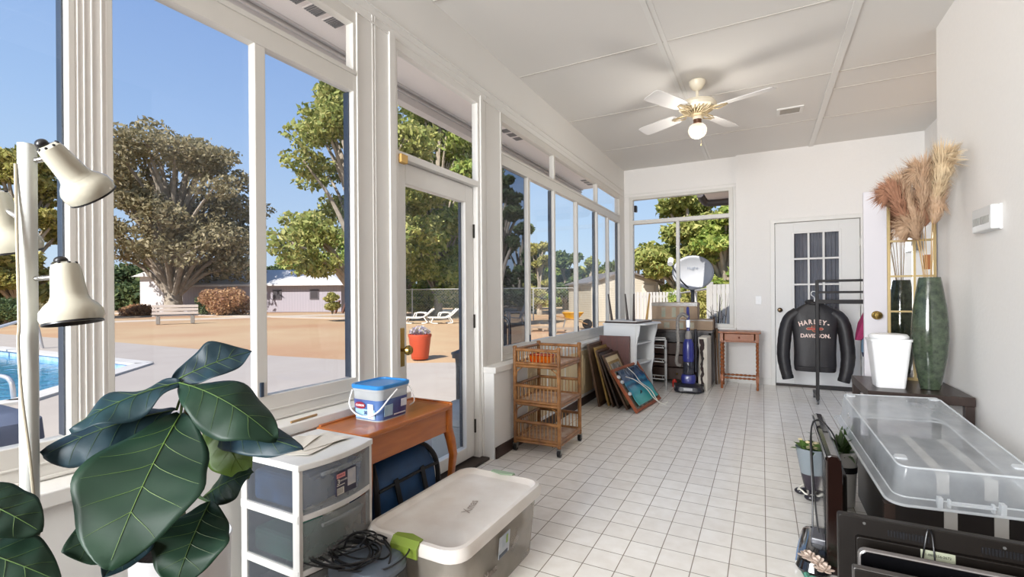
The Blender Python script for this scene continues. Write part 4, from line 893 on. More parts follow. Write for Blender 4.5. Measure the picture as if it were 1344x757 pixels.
def jacket_body():
    rings = []
    for z, w, d_ in ((.345,.375,.15),(.36,.395,.16),(.42,.405,.17),(.55,.40,.17),(.70,.41,.17),(.82,.43,.17),(.92,.455,.16),(.99,.44,.14),(1.04,.37,.12),(1.08,.26,.11),(1.105,.16,.10),(1.12,.12,.085)):
        r = []
        for j in range(32):
            a = 2*PI*j/32; ca, sa = math.cos(a), math.sin(a); e = 2/3.2
            x = w/2*abs(ca)**e*(1 if ca > 0 else -1); y = d_/2*abs(sa)**e*(1 if sa > 0 else -1)
            y += .004*math.sin(a*7+z*14)*(1-abs(z-.7)); r.append((x, y, z))
        rings.append(r)
    return MB().loft(rings)
jacket_body().build('body', LTH, jk, smooth=True)
for sx in (-1, 1):
    pts = [(sx*.16,0,1.005),(sx*.235,0,.94),(sx*.275,-.005,.83),(sx*.295,-.01,.68),(sx*.305,-.02,.52),(sx*.29,-.03,.38),(sx*.265,-.035,.27)]
    P = bez(pts, 6); n_ = len(P); b = MB(); b.tube(P, [(.062+.012*math.sin(i/n_*PI))*(1-.12*i/n_)+.0012*math.sin(i*1.9) for i in range(n_)], 16)
    b.build('sleeve', LTH, jk, smooth=True)
    MB().tube([P[-2], P[-1], P[-1]+(P[-1]-P[-2])*1.2], [.058,.060,.057], 16).build('cuff', mat('black_cuff', '1a1819', .6), jk, smooth=True)
MB().tube([( .075*math.cos(a), .05*math.sin(a), 1.118+.012*math.sin(a)) for a in [2*PI*i/16 for i in range(16)]], .020, 8, closed=True).build('collar', LTH, jk, smooth=True)
MB().tube([(x,-.088+.0006*abs(x*100),.40) for x in (-.19,-.1,0,.1,.19)], .004, 6).build('waist_seam', mat('black_cuff', '1a1819', .6), jk)
PW = mat('pinkish_white_letters', 'e8cfc4', .6)
word = 'HARLEY-'; xs = [-.132,-.088,-.042,.004,.046,.088,.128]
for ch, x in zip(word, xs):
    an = -x*2.1; z = .90-1.35*x*x; text(ch, .072, frame_matrix((x-.005, -.0885, z), (math.cos(an), 0, math.sin(an)), (-math.sin(an), 0, math.cos(an))), PW, jk, depth=.004, bold=.002, xs=.82)
text('DAVIDSON.', .058, frame_matrix((.0, -.0885, .745), (1,0,0), (0,0,1)), PW, jk, depth=.004, bold=.0018, xs=.92)
def emb(poly, m, y0, nm, par=None):
    q = MB(); q.M = Matrix(((1,0,0,-.005),(0,0,-1,-.086-y0),(0,1,0,.825),(0,0,0,1))); q.prism(poly, -.001, .003); return q.build(nm, m, par or jk)
SH = emb([(-.03,.034),(-.015,.028),(0,.035),(.015,.028),(.03,.034),(.036,.0),(.02,-.025),(0,-.038),(-.02,-.025),(-.036,.0)], mat('badge_orange', 'c86a40', .6), .001, 'emblem')
emb([(-.024,.027),(0,.027),(.024,.027),(.029,.0),(.015,-.02),(0,-.03),(-.015,-.02),(-.029,.0)], LTH, .003, 'emblem_field', SH)
emb([(-.084,.0),(-.070,.014),(.070,.014),(.084,.0),(.070,-.014),(-.070,-.014)], mat('badge_pale', 'c89a7c', .6), .004, 'emblem_bar_edge', SH)
emb([(-.078,.0),(-.066,.010),(.066,.010),(.078,.0),(.066,-.010),(-.066,-.010)], mat('badge_red', 'a82c24', .5), .006, 'emblem_bar', SH)
hg = thing('coat_hanger', 'white plastic hanger holding the black leather jacket', 'hanger', (.515, 6.275, 0))
MB().tube(bez([(0,0,1.10),(0,0,1.17),(-.03,-.02,1.20),(-.025,-.045,1.235),(.005,-.06,1.235),(.01,-.06,1.21)]), .005, 8).build('hook', WHITEP, hg, smooth=True)
MB().tube(bez([(-.17,0,1.0),(0,0,1.095),(.17,0,1.0)]), .008, 8).build('shoulder_bar', WHITEP, hg, smooth=True)
g2 = thing('coat', 'magenta and pale blue garment hanging on the rack beside the open door', 'coat', (.985, 6.16, 0))
def cloth(rings_, m, nm):
    b = MB(); rs = []
    for z, x0, x1, d_ in rings_: rs.append([( (x0+x1)/2+(x1-x0)/2*math.cos(2*PI*j/20), d_/2*math.sin(2*PI*j/20)+.006*math.sin(j*3), z) for j in range(20)])
    b.loft(rs); return b.build(nm, m, g2, smooth=True)
cloth([(.72,-.115,-.06,.10),(.78,-.11,.0,.16),(.90,-.09,.15,.26),(1.04,-.03,.2,.22),(1.08,.02,.12,.08)], mat('magenta_cloth', '9c2f5c', .8), 'upper_panel')
cloth([(.575,-.05,.15,.18),(.60,-.065,.16,.22),(.74,-.06,.18,.24),(.88,-.03,.18,.23),(.98,.0,.16,.18)], mat('pale_blue_cloth', '7f9cb4', .8, noise=.3, scale=12), 'lower_panel')
cloth([(.545,-.05,.15,.2),(.60,-.062,.16,.215)], mat('navy_hem', '22284a', .8), 'hem')
MB().tube(bez([(.06,0,1.06),(.06,0,1.10),(.05,-.02,1.145),(.07,-.03,1.15)]), .004, 6).build('hook', GREYMETAL, g2)
# ------------------------------------------------------------------ low dark table at the right wall with bin, vase, mirror
bt = thing('bench', 'dark brown low table against the right wall', 'table', (.845, 4.02, 0))
MB().box(-.255,-.31,.545,.255,.33,.60).build('tabletop', DARKWOOD, bt, bevel=.004)
MB().box(-.225,-.28,.545,.225,.30,.598).build('panel_inset', DARKWOOD, bt) if 0 else None
for sx in (-1,1):
    for y in (-.285,.305): MB().box(sx*.23-.022,y-.022,0,sx*.23+.022,y+.022,.545).build('leg', DARKWOOD, bt, bevel=.003)
MB().box(-.22,-.27,.14,.22,.29,.165).build('lower_shelf', DARKWOOD, bt, bevel=.002)
wb_ = thing('waste_bin', 'white tapered plastic waste bin with a loose lid on the dark table', 'waste bin', (.735, 3.93, .60), math.radians(3))
WB = mat('bin_white', 'eeeeee', .3)
b = MB(); b.loft([rrect(.150,.135,.02,0),rrect(.155,.14,.022,.008),rrect(.212,.19,.035,.30),rrect(.222,.20,.04,.302),rrect(.226,.204,.04,.318),rrect(.208,.186,.034,.318),rrect(.15,.13,.02,.012)]); b.build('bin', WB, wb_, smooth=True)
b = MB(); b.loft([rrect(.200,.175,.07,.316),rrect(.212,.185,.08,.322),rrect(.212,.185,.08,.334),rrect(.19,.165,.07,.346),rrect(.13,.11,.045,.350)]); b.M = Matrix.Identity(4); lo = b.build('lid', WB, wb_, smooth=True)
VM = bpy.data.materials.new('mottled_green_glaze'); VM.use_nodes = True; nt = VM.node_tree; p = nt.nodes['Principled BSDF']; p.inputs['Roughness'].default_value = .12; p.inputs['Coat Weight'].default_value = .6; p.inputs['Coat Roughness'].default_value = .06
tc = nt.nodes.new('ShaderNodeTexCoord'); nz = nt.nodes.new('ShaderNodeTexNoise'); nz.inputs['Scale'].default_value = 22; nz.inputs['Detail'].default_value = 9; nz.inputs['Roughness'].default_value = .75; rp = nt.nodes.new('ShaderNodeValToRGB')
nt.links.new(tc.outputs['Object'], nz.inputs['Vector']); nt.links.new(nz.outputs['Fac'], rp.inputs['Fac']); nt.links.new(rp.outputs['Color'], p.inputs['Base Color'])
rp.color_ramp.elements[0].position = .32; rp.color_ramp.elements[0].color = srgb('1c2620'); rp.color_ramp.elements[1].position = .7; rp.color_ramp.elements[1].color = srgb('525e49')
vs_ = thing('vase', 'tall mottled green glazed vase of pampas grass on the dark table', 'vase', (.945, 3.92, .60))
b = MB(); b.lathe([(.040,0),(.048,.004),(.052,.03),(.066,.11),(.082,.22),(.090,.33),(.088,.43),(.078,.54),(.064,.64),(.054,.705),(.052,.715),(.047,.715),(.047,.70),(.058,.62),(.07,.5)], 48, cap=False, sq=(1.06,.9)); b.lathe([(.040,0),(0,.0)], 48, cap=False); b.build('body', VM, vs_, smooth=True)
# pampas
PM = mat('pampas_tan', 'd2b496', .9, noise=.7, col2='ae8868', scale=20); PM2 = mat('pampas_pale', 'e2cdaa', .9, noise=.6, col2='c4a47c', scale=20); PM3 = mat('pampas_rust', 'bc8c70', .9, noise=.6, col2='9c6c50', scale=20)
def plume(path, w, m, seed, n, lbl):
    r_ = np.random.RandomState(seed); P = [Vector(p) for p in bez(path, 10)]; K = len(P)
    stem = MB().tube(P, [.0022]*K, 6)
    o = stem.build('pampas_stem', mat('pampas_stem_tan', 'b89868', .8), None, smooth=True); tag(o, lbl, 'pampas grass', 'pampas grass in the green vase'); o.location = vs_.location
    vs = []; fs = []
    s0 = int(K*.38)
    for k in range(n):
        t = r_.rand()**.9; i = s0+t*(K-1-s0); a = int(i); b_ = min(a+1, K-1); c = P[a].lerp(P[b_], i-a); d = (P[b_]-P[max(a-1,0)]).normalized()
        prof = math.sin(PI*min(1, .10+.86*t))**.7
        out = Vector(r_.normal(size=3)); out = (out-d*out.dot(d)).normalized()
        L = w*prof*(.5+.8*r_.rand()); tip = c+out*L*.8+d*L*(.9+.5*r_.rand())+Vector((0,0,-L*.45*r_.rand())); mid = c.lerp(tip, .5)+out*L*.12
        sdv = d.cross(out)*(.0012+.0016*r_.rand()); q = len(vs)
        vs += [tuple(c-sdv*.5), tuple(c+sdv*.5), tuple(mid+sdv), tuple(mid-sdv), tuple(tip)]; fs += [(q,q+1,q+2,q+3),(q+3,q+2,q+4)]
    me = bpy.data.meshes.new('plume'); me.from_pydata(vs, [], fs); me.materials.append(m); pl_ = bpy.data.objects.new('plume', me); COL.objects.link(pl_); pl_.parent = o
base = (0,0,.45)
for k, (top, bend, w, m, lbl) in enumerate((
    ((-.19,-.02,1.28),(-.06,.0,.95),.085,PM3,'rusty tan pampas plume nodding furthest left over the bin'),
    ((-.13,.03,1.33),(-.05,.0,1.0),.085,PM,'tan pampas plume second from the left in the green vase'),
    ((-.04,-.02,1.40),(-.03,.01,1.0),.09,PM,'tall middle pampas plume of mid tan in the green vase'),
    ((.055,-.06,1.45),(.01,-.02,1.05),.09,PM2,'pale pampas plume rising highest against the right wall'),
    ((.055,.07,1.40),(.02,.02,1.05),.085,PM2,'pale pampas plume at the back near the wall edge'),
    ((-.09,-.05,1.05),(-.05,-.02,.88),.085,PM,'short low tan plume hanging over the vase rim to the left'),
    ((-.01,.05,1.2),(-.01,.03,.95),.085,PM3,'rust coloured short plume in the centre of the vase'),
    ((.035,.0,1.22),(.02,.0,.95),.08,PM,'tan plume of middle height on the right of the vase'))):
    tp = Vector(top); nod = Vector((-.045 if top[0] < 0 else .0, 0, -.035))
    plume([base, bend, tuple(Vector(bend).lerp(tp, .55)), top, tuple(tp+nod)], w, m, k+1, 2600, lbl)
# gold window-pane mirror behind the vase
GOLD = mat('brushed_gold', 'b8a274', .4, metal=.5)
mi = thing('mirror', 'gold framed window-pane mirror standing behind the green vase', 'mirror', (.93, 4.27, .60))
g = MB(); g.box(-.135,-.012,0,-.118,.012,1.27).box(.118,-.012,0,.135,.012,1.27).box(-.135,-.012,1.252,.135,.012,1.27).box(-.135,-.012,0,.135,.012,.018).build('frame', GOLD, mi, bevel=.002)
g = MB()
for z in (.245,.485,.735,.985): g.box(-.12,-.014,z-.006,.12,-.004,z+.006)
g.box(.008,-.015,.0,.022,-.003,.985); g.build('glazing_bar', GOLD, mi)
MB().box(-.12,-.002,.015,.12,.004,1.255).build('mirror_glass', mat('mirror_silver', 'e4e4e4', .02, metal=1), mi)
MB().box(.07,-.03,.78,.105,-.016,.88).build('brown_tag', mat('tag_brown', 'a8683a', .6), mi)
# ------------------------------------------------------------------ clear under-bed box lying upside down and the dark cabinet below
CLR = plasticmat('clear_box_plastic', 'dfe4e8', .42, .15, .3); RIMP = plasticmat('clear_box_edge', 'eef2f5', .62, .15, .3)
NL = Vector((.478,2.585,.470)); FL = Vector((.470,3.54,.600)); NR = Vector((.945,2.625,.478))
cx = thing('underbed_box', 'long clear plastic underbed box lying upside down by the right wall', 'storage box', (0,0,0)); cx.matrix_world = frame_matrix((NL+(FL-NL)*.5+(NR-NL)*.5), NR-NL, FL-NL)
Wd, Ln = (NR-NL).length, (FL-NL).length
def shell(w0, d0, z0, w1, d1, z1, r): return [rrect(w0, d0, r, z0, 8), rrect(w1, d1, r, z1, 8)]
b = MB(); b.loft([rrect(Wd+.075,Ln+.065,.06,-.155,8),rrect(Wd+.03,Ln+.025,.05,-.135,8),rrect(Wd+.008,Ln+.008,.045,-.02,8),rrect(Wd-.01,Ln-.01,.04,-.004,8),rrect(Wd-.03,Ln-.03,.035,0,8)], False, True); b.build('box_shell', CLR, cx, smooth=True, fix=True)
b = MB(); ring = rrect(Wd+.085,Ln+.075,.065,-.158,8); b.tube(ring, .006, 8, closed=True); b.build('rim', RIMP, cx, smooth=True)
b = MB(); b.tube(rrect(Wd-.008,Ln-.008,.04,-.003,8), .0045, 6, closed=True); b.tube(rrect(Wd+.03,Ln+.025,.05,-.132,8), .0035, 6, closed=True); b.build('raised_edge', RIMP, cx, smooth=True)
for sx, sy in ((-1,-1),(1,-1),(-1,1),(1,1)):
    q = MB(); q.loft([rrect(.05,.045,.012,-.004,4,(sx*(Wd/2-.035), sy*(Ln/2-.035-.06*(sy < 0)))), rrect(.042,.037,.01,.006,4,(sx*(Wd/2-.035), sy*(Ln/2-.035-.06*(sy < 0))))], False); q.build('foot', RIMP, cx, smooth=True)
q = MB(); q.box(-.075,-Ln/2-.035,-.15,-.065,-Ln/2-.018,-.115).box(.065,-Ln/2-.035,-.15,.075,-Ln/2-.018,-.115).box(-.075,-Ln/2-.038,-.135,.075,-Ln/2-.022,-.128)
for x in (-.10,.10): q.box(x-.008,-Ln/2-.035,-.155,x+.008,-Ln/2-.012,-.11)
q.build('clip_handle', RIMP, cx, bevel=.002)
cab = thing('media_cabinet', 'dark cabinet with two pale vertical strips under the clear plastic box', 'cabinet', (.72, 3.08, 0))
MB().box(-.22,-.40,0,.24,.40,.315).build('carcass', mat('near_black_wood', '181210', .4, noise=.3, scale=6), cab, bevel=.004)
MB().box(-.16,-.30,.315,.20,.36,.40).build('upper_deck', mat('charcoal_grey', '303034', .4, noise=.4, col2='4c4c52', scale=3), cab, bevel=.006)
for x in (-.01,.15): 
    MB().box(x-.022,-.404,.0,x+.022,-.399,.32).build('pale_strip', mat('pale_strip', 'a8a49e', .5), cab)
    MB().box(x-.022,-.305,.315,x+.022,.35,.404).build('pale_strip', mat('pale_strip', 'a8a49e', .5), cab)
MB().box(-.24,-.41,0,-.20,-.37,.27).build('corner_post', DARKWOOD, cab)
# ------------------------------------------------------------------ televisions
TVB = mat('tv_brown_black', '190d0a', .14, noise=.25, col2='2a1a16', scale=4, coat=.5); TVM = mat('tv_back_matt', '130e0a', .45, spec=.25, bump=.05, scale=200); TVG = mat('screen_black', '0c0c0e', .08)
t1 = thing('television', 'glossy dark brown television seen edge-on, standing upright by the flower planter', 'television', (.275, 2.86, 0), math.radians(-1))
b = MB(); ys = (-.41,.41)
sec = [(-.028,0),(.028,0),(.032,.10),(.032,.44),(.028,.500),(.014,.518),(-.010,.520),(-.024,.512),(-.028,.49)]
b.M = Matrix(((1,0,0,0),(0,0,1,0),(0,1,0,0),(0,0,0,1))); b.prism([(x, z) for x, z in sec], ys[0], ys[1]); b.build('casing', TVB, t1, bevel=.006)
MB().box(-.0305,-.37,.05,-.0275,.37,.48).build('screen', TVG, t1); MB().box(-.0315,-.408,.495,-.0265,.408,.508).build('chrome_line', CHROME, t1)
MB().box(.030,-.28,.08,.062,.28,.40).build('back_housing', TVM, t1, bevel=.01)
def tv(name, lbl, loc, w, h, th, lean, m, rz=0, edge=None):
    o = thing(name, lbl, 'television', loc, rz); R = Matrix.Rotation(-lean, 4, 'X')
    b = MB(); b.M = R; b.loft([rrect(w, h, .012, -th/2, 4), rrect(w, h, .012, th/2-.004, 4), rrect(w-.008, h-.008, .01, th/2, 4)])
    # ring plane is xy: stand it up
    b.v = [(x, z if 0 else z, y) for x, y, z in b.v]
    return o
def slab_up(o, x0, x1, z0, z1, y0, y1, m, nm, lean=0, r=.01, par=None, bevel=.003):
    q = MB(); q.M = Matrix.Rotation(-lean, 4, 'X') @ Matrix(((1,0,0,(x0+x1)/2),(0,0,1,(y0+y1)/2),(0,1,0,(z0+z1)/2),(0,0,0,1)))
    w, h, t = x1-x0, z1-z0, y1-y0; q.loft([rrect(w, h, r, -t/2, 5), rrect(w, h, r, t/2, 5)]); return q.build(nm, m, par or o, bevel=bevel)
t2 = thing('television', 'large television showing its vented matt back with a pale sticker', 'television', (.645, 1.86, 0))
LE = math.radians(4)
slab_up(t2, -.43,.43,.0,.495,-.018,.018, TVM, 'casing', LE); slab_up(t2, -.385,.385,.03,.44,-.040,-.018, TVM, 'back_housing', LE)
slab_up(t2, -.28,.28,.08,.30,-.055,-.040, TVM, 'electronics_cover', LE)
for x0 in (-.30,-.08,.12,.28):
    q = MB(); q.M = Matrix.Rotation(-LE, 4, 'X')
    for i in range(14): q.box(x0+i*.0075, -.0195, .452, x0+i*.0075+.004, -.0175, .470)
    q.build('vent_grille', BLACK, t2)
q = MB(); q.M = Matrix.Rotation(-LE, 4, 'X'); q.box(-.225,-.0425,.413,-.145,-.040,.439); sk = q.build('sticker', mat('pale_sticker', 'b0b49c', .6), t2)
text('1-888-256-2672', .0095, frame_matrix((-.185,-.0136,.4285), (1,0,0), (0,math.sin(LE),math.cos(LE))) , mat('sticker_ink', '33382c', .6), sk, depth=.001)
q = MB(); q.M = Matrix.Rotation(-LE, 4, 'X')
for x in (-.36,-.03,.30): q.cyl((x,-.0205,.478),(x,-.017,.478),.004)
q.build('screw', GREYMETAL, t2)
wc = MB().tube(bez([(.42,1.835,.40),(.425,1.83,.46),(.435,1.84,.505),(.447,1.85,.49),(.45,1.835,.42)], 6), .0022, 6); tag(wc.build('wire_loop', BLACK, smooth=True), 'thin black wire looped over the top of the matt television back', 'wire')
t3 = thing('television', 'flat black television with a pale rounded rim, in front of the stickered one', 'television', (.68, 1.715, 0))
slab_up(t3, -.43,.43,0,.455,-.014,.014, mat('pale_rim', '8e8a88', .25, metal=.4), 'rim', LE, .02); slab_up(t3, -.426,.426,.003,.4515,-.017,-.013, TVG, 'screen', LE, .018, bevel=.001)
t4 = thing('television', 'dark matt television frontmost at the lower right corner', 'television', (.62, 1.60, 0))
slab_up(t4, -.40,.48,0,.452,-.014,.014, mat('tv_front_edge', '3c3835', .4), 'rim', LE, .006); slab_up(t4, -.397,.477,.003,.449,-.019,-.013, TVM, 'back', LE, .005, bevel=.001)
# cable over the edge-on television
cc = MB().tube(bez([(.232,2.62,.02),(.222,2.74,.20),(.222,2.90,.40),(.232,3.02,.50),(.262,3.00,.545),(.29,2.92,.535),(.318,2.82,.48),(.322,2.74,.30)], 8), .0038, 6)
cc.tube(bez([(.215,2.80,.02),(.220,2.86,.2),(.220,2.95,.42),(.238,3.04,.515),(.265,3.02,.535)], 8), .0038, 6)
tag(cc.build('power_cable', mat('black_rubber', '141416', .4), smooth=True), 'black power cables hooked over the top of the edge-on television', 'cable')
# ------------------------------------------------------------------ planter, second plant, stand, flowers
gp = thing('planter', 'pale blue conical glass planter on dark pebble feet beside the edge-on television', 'planter', (.245, 3.33, 0))
b = MB(); b.lathe([(.018,.045),(.028,.06),(.05,.15),(.068,.25),(.076,.30),(.073,.30),(.064,.25),(.045,.155),(.0,.15)], 32, cap=False); b.build('glass_cone', mat('pale_blue_glass', '9aa4aa', .1, trans=.35, noise=.3, col2='7f8f9c', scale=15, coat=.5), gp, smooth=True)
b = MB(); b.lathe([(.020,.047),(.030,.062),(.047,.14),(.048,.15)], 32, cap=False, sq=(1.03,1.03)); b.build('lower_cup', mat('smoky_purple_glass', '38323a', .15, noise=.4, scale=30), gp, smooth=True)
b = MB()
for i in range(3): a = 2*PI*i/3+.5; b.ball((.055*math.cos(a), .055*math.sin(a), .020), .026, (1.3,1.0,.75), 12, 8); b.cyl((.055*math.cos(a), .055*math.sin(a), .03), (.0,.0,.055), .008)
b.build('feet', mat('pebble_black', '26242a', .2), gp, smooth=True)
b = MB().tube([(.062*math.cos(2*PI*i/24), .062*math.sin(2*PI*i/24), .042+.01*math.sin(i)) for i in range(24)], .005, 8, closed=True); b.build('cord_ring', mat('white_cord', 'd8d4c8', .5), gp, smooth=True)
def tuft(loc, n, L, m, lbl, seed, name='leafy_plant', up=.6, wd=.012):
    r_ = random.Random(seed); b = MB()
    for k in range(n):
        a = r_.uniform(0, 2*PI); el = r_.uniform(.25, 1.4); l = L*r_.uniform(.5, 1.1); d = Vector((math.cos(a)*math.cos(el), math.sin(a)*math.cos(el), math.sin(el)*up+.1)); c = Vector((r_.uniform(-.03,.03), r_.uniform(-.03,.03), 0)); sd_ = d.cross(Vector((0,0,1))).normalized()
        vs = []; fs = []
        for i in range(7):
            t = i/6; p = c+d*l*t+Vector((0,0,-l*.35*t*t)); w = wd*math.sin(PI*(.12+.85*t)); vs += [tuple(p-sd_*w), tuple(p+Vector((0,0,-w*.3))), tuple(p+sd_*w)]
        for i in range(6): q = i*3; fs += [(q,q+1,q+4,q+3),(q+1,q+2,q+5,q+4)]
        b.add(vs, fs)
    o = b.build(name, m, None, fix=False); o.location = loc; return tag(o, lbl, 'plant')
tuft((.245,3.33,.275), 44, .12, mat('green_leaf', '4f6a2c', .5, noise=.6, col2='2c4420', scale=20), 'low green leafy plant growing in the pale blue glass planter', 1, up=.8, wd=.017)
fl = MB(); r_ = random.Random(2)
for k in range(7):
    c = (r_.uniform(-.05,.05), r_.uniform(-.05,.05), .03+r_.uniform(-.01,.03)); fl.ball(c, .013, (1,1,.6), 8, 6)
fo = fl.build('blossom', mat('cream_blossom', 'cfc09a', .7), smooth=True); fo.location = (.24,3.32,.285); tag(fo, 'small cream blossoms among the leaves of the glass planter', 'flowers')
p2 = thing('pot', 'white ceramic pot with a dark mark, half hidden behind the edge-on television', 'pot', (.40, 3.30, 0))
MB().lathe([(.05,0),(.06,.01),(.075,.30),(.078,.315),(.07,.315),(.065,.27),(0,.27)], 28).build('body', mat('glazed_white_pot', 'd4d2ce', .3), p2, smooth=True); MB().lathe([(.0725,.20),(.0745,.235)], 28, cap=False).build('dark_band', BLACK, p2, smooth=True)
tuft((.40,3.30,.29), 40, .22, mat('dark_green_blade', '3a5424', .5, noise=.5, col2='26381c', scale=14), 'dark green bladed plant rising behind the edge-on television', 3, up=1.0, wd=.010)
sb = thing('monitor_stand', 'glossy black and silver television foot lying on the floor tiles', 'stand', (.215, 2.62, 0), math.radians(-8))
b = MB(); b.loft([rrect(.13,.42,.05,0,5),rrect(.14,.43,.055,.012,5),rrect(.12,.40,.05,.045,5),rrect(.07,.30,.03,.06,5)]); b.build('foot', mat('piano_black', '18181a', .06, coat=1), sb, smooth=True)
q = MB(); q.tube(bez([(-.064,-.17,.02),(-.066,0,.03),(-.058,.18,.03),(-.03,.205,.03)]), .008, 8); q.build('silver_edge', CHROME, sb, smooth=True)
MB().box(-.02,-.03,.055,.035,.10,.085).build('socket', mat('grey_socket', '5c5c62', .3), sb, bevel=.006)
def ruffle(w, d, h, seed, n=26):
    r_ = random.Random(seed); b = MB(); vs = []; fs = []
    for i in range(n+1):
        for j in range(n+1):
            u, v = i/n-.5, j/n-.5; rr_ = math.hypot(u, v); k = max(0, 1-rr_*1.9)
            a = math.atan2(v, u); wob = 1+.14*math.sin(a*5+seed)+.08*math.sin(a*9)
            vs.append((u*w*wob, v*d*wob, h*k*(.55+.45*math.sin(u*31+seed)*math.cos(v*27+seed*2))+h*.22*abs(math.sin(a*8+rr_*20))+.002))
    for i in range(n):
        for j in range(n): q = i*(n+1)+j; fs.append((q, q+1, q+n+2, q+n+1))
    b.add(vs, fs); return b
o = ruffle(.14, .22, .05, 3).build('teal_chiffon', mat('teal_fabric', '4f9c88', .85, noise=.6, col2='86bfa8', scale=25), fix=False, smooth=True); o.location = (.222, 2.27, .003); tag(o, 'ruffled teal fabric on the floor at the foot of the televisions', 'fabric'); o.modifiers.new('s', 'SOLIDIFY').thickness = .001
b = MB()
for cx_, cy_, cz_ in ((0,0,.01),(-.03,.045,.004),(.02,-.045,.006)):
    for ring_, (np_, rr_, el_) in enumerate(((6,.026,.15),(5,.018,.7),(4,.010,1.2))):
        for k in range(np_):
            a = 2*PI*k/np_+ring_*.5; c = Vector((cx_+rr_*math.cos(a), cy_+rr_*math.sin(a), cz_+.004*ring_+.006)); b.M = T(*c) @ Matrix.Rotation(a, 4, 'Z') @ Matrix.Rotation(-el_, 4, 'Y'); b.ball((0,0,0), .015, (1,.8,.14), 8, 6)
o = b.build('silk_flower', mat('pale_petals', 'd0beb0', .8, noise=.5, col2='b09888', scale=25), smooth=True); o.location = (.200, 2.41, .05); tag(o, 'pale silk flowers lying on the black television foot', 'flower')
# ------------------------------------------------------------------ outside: ground, pool, path
GZ = -.15
def poly_obj(name, poly, z, m, z0=None):
    return structure(MB().prism(poly, z-.05 if z0 is None else z0, z).build(name, m))
LAWN = mat('dry_lawn', 'b69c78', .95, noise=.9, col2='a87f5e', scale=.22, bump=.3); 
nt = LAWN.node_tree
structure(MB().box(-150,5.2,GZ-.3,60,180,GZ-.03).box(-150,-60,GZ-.3,-19.2,5.2,GZ-.03).box(-8.6,-60,GZ-.3,60,5.2,GZ-.03).box(-19.2,-60,GZ-.3,-8.6,-2.4,GZ-.03).build('ground', LAWN))
CONC = mat('pool_deck_concrete', 'a89e94', .9, noise=.4, col2='9a8f86', scale=1.2)
poolp = [(-19,4.95),(-11.3,5.1),(-8.7,2.5),(-9.2,-.5),(-12,-2.2),(-19,-2.2)]
pd = MB()
# deck built around the pool opening
for p_ in ([(-30,5.15),(-30,7.0),(-18,7.3),(-10,7.2),(-6.4,7.45),(-5.3,8.1),(-4.2,10.0),(-3.6,16),(-1.6,16),(-1.6,5.15),(-11.25,5.15),(-11.3,5.1),(-19,4.95),(-19,5.15)],): pass
def quadstrip(pts): pd.prism(pts, GZ-.12, GZ)
quadstrip([(-30,4.95),(-11.9,4.95),(-11.3,5.1),(-2,5.1),(-2,16),(-3.6,16),(-4.2,10),(-5.3,8.2),(-6.6,7.5),(-10,7.2),(-18,7.3),(-30,7.0)])
quadstrip([(-11.3,5.1),(-8.7,2.5),(-2,2.5),(-2,5.1)]); quadstrip([(-8.7,2.5),(-9.2,-.5),(-2,-.5),(-2,2.5)]); quadstrip([(-9.2,-.5),(-12,-2.2),(-12,-8),(-2,-8),(-2,-.5)]); quadstrip([(-12,-2.2),(-30,-2.2),(-30,-8),(-12,-8)])
structure(pd.build('pool_deck', CONC))
c_ = MB(); n_ = len(poolp)
for i in range(n_-1):
    a, b_ = poolp[i], poolp[i+1]; c_.bar((*a, GZ+.012), (*b_, GZ+.012), .32, .05)
structure(c_.build('trim_8', mat('pool_coping', 'c4bfb8', .7, noise=.2, scale=3)))
c_ = MB()
for i in range(n_-1):
    a, b_ = poolp[i], poolp[i+1]; cxm = Vector((-14,2,0)); A_ = Vector((*a,0)); B2 = Vector((*b_,0)); A_ = A_+(cxm-A_).normalized()*.16; B2 = B2+(cxm-B2).normalized()*.16
    c_.bar((A_.x,A_.y,GZ-.12), (B2.x,B2.y,GZ-.12), .05, .24)
structure(c_.build('pool_wall', mat('pool_tile_band', 'b9cfe6', .3, noise=.9, col2='7a9cc8', scale=5)))
WAT = bpy.data.materials.new('pool_water'); WAT.use_nodes = True; nt = WAT.node_tree; p = nt.nodes['Principled BSDF']; p.inputs['Roughness'].default_value = .03
tc = nt.nodes.new('ShaderNodeTexCoord'); nz = nt.nodes.new('ShaderNodeTexNoise'); nz.inputs['Scale'].default_value = 3.2; nz.inputs['Detail'].default_value = 4; nt.links.new(tc.outputs['Object'], nz.inputs['Vector'])
rp = nt.nodes.new('ShaderNodeValToRGB'); rp.color_ramp.elements[0].position = .35; rp.color_ramp.elements[0].color = srgb('1a6f9a'); rp.color_ramp.elements[1].position = .7; rp.color_ramp.elements[1].color = srgb('3a9cc0')
nt.links.new(nz.outputs['Fac'], rp.inputs['Fac']); nt.links.new(rp.outputs['Color'], p.inputs['Base Color']); bm_ = nt.nodes.new('ShaderNodeBump'); bm_.inputs['Strength'].default_value = .25; bm_.inputs['Distance'].default_value = .05; nt.links.new(nz.outputs['Fac'], bm_.inputs['Height']); nt.links.new(bm_.outputs['Normal'], p.inputs['Normal'])
wt_ = MB().prism(poolp, GZ-.14, GZ-.13).build('pool_water', WAT); tag(wt_, 'blue swimming pool water beyond the patio', 'water', kind='stuff')
def rail(name, lbl, pts, r=.025):
    tag(MB().tube(bez(pts, 8), r, 10).build(name, mat('pool_rail_white', 'c9c6c6', .25, metal=.5), smooth=True), lbl, 'handrail', 'pool handrails')
rail('pool_handrail', 'chrome handrail climbing at the far side of the pool, left of the lamp pole', [(-17.5,3.0,-.3),(-17.6,3.6,.25),(-17.6,4.6,.48),(-17.6,5.3,.62),(-17.6,5.5,-.15)], .04)
rail('pool_handrail', 'white looped handrail at the near edge of the pool', [(-9.9,2.0,-.25),(-10.0,2.1,.12),(-9.6,2.3,.16),(-9.15,2.5,.14),(-9.1,2.55,-.15)], .03)
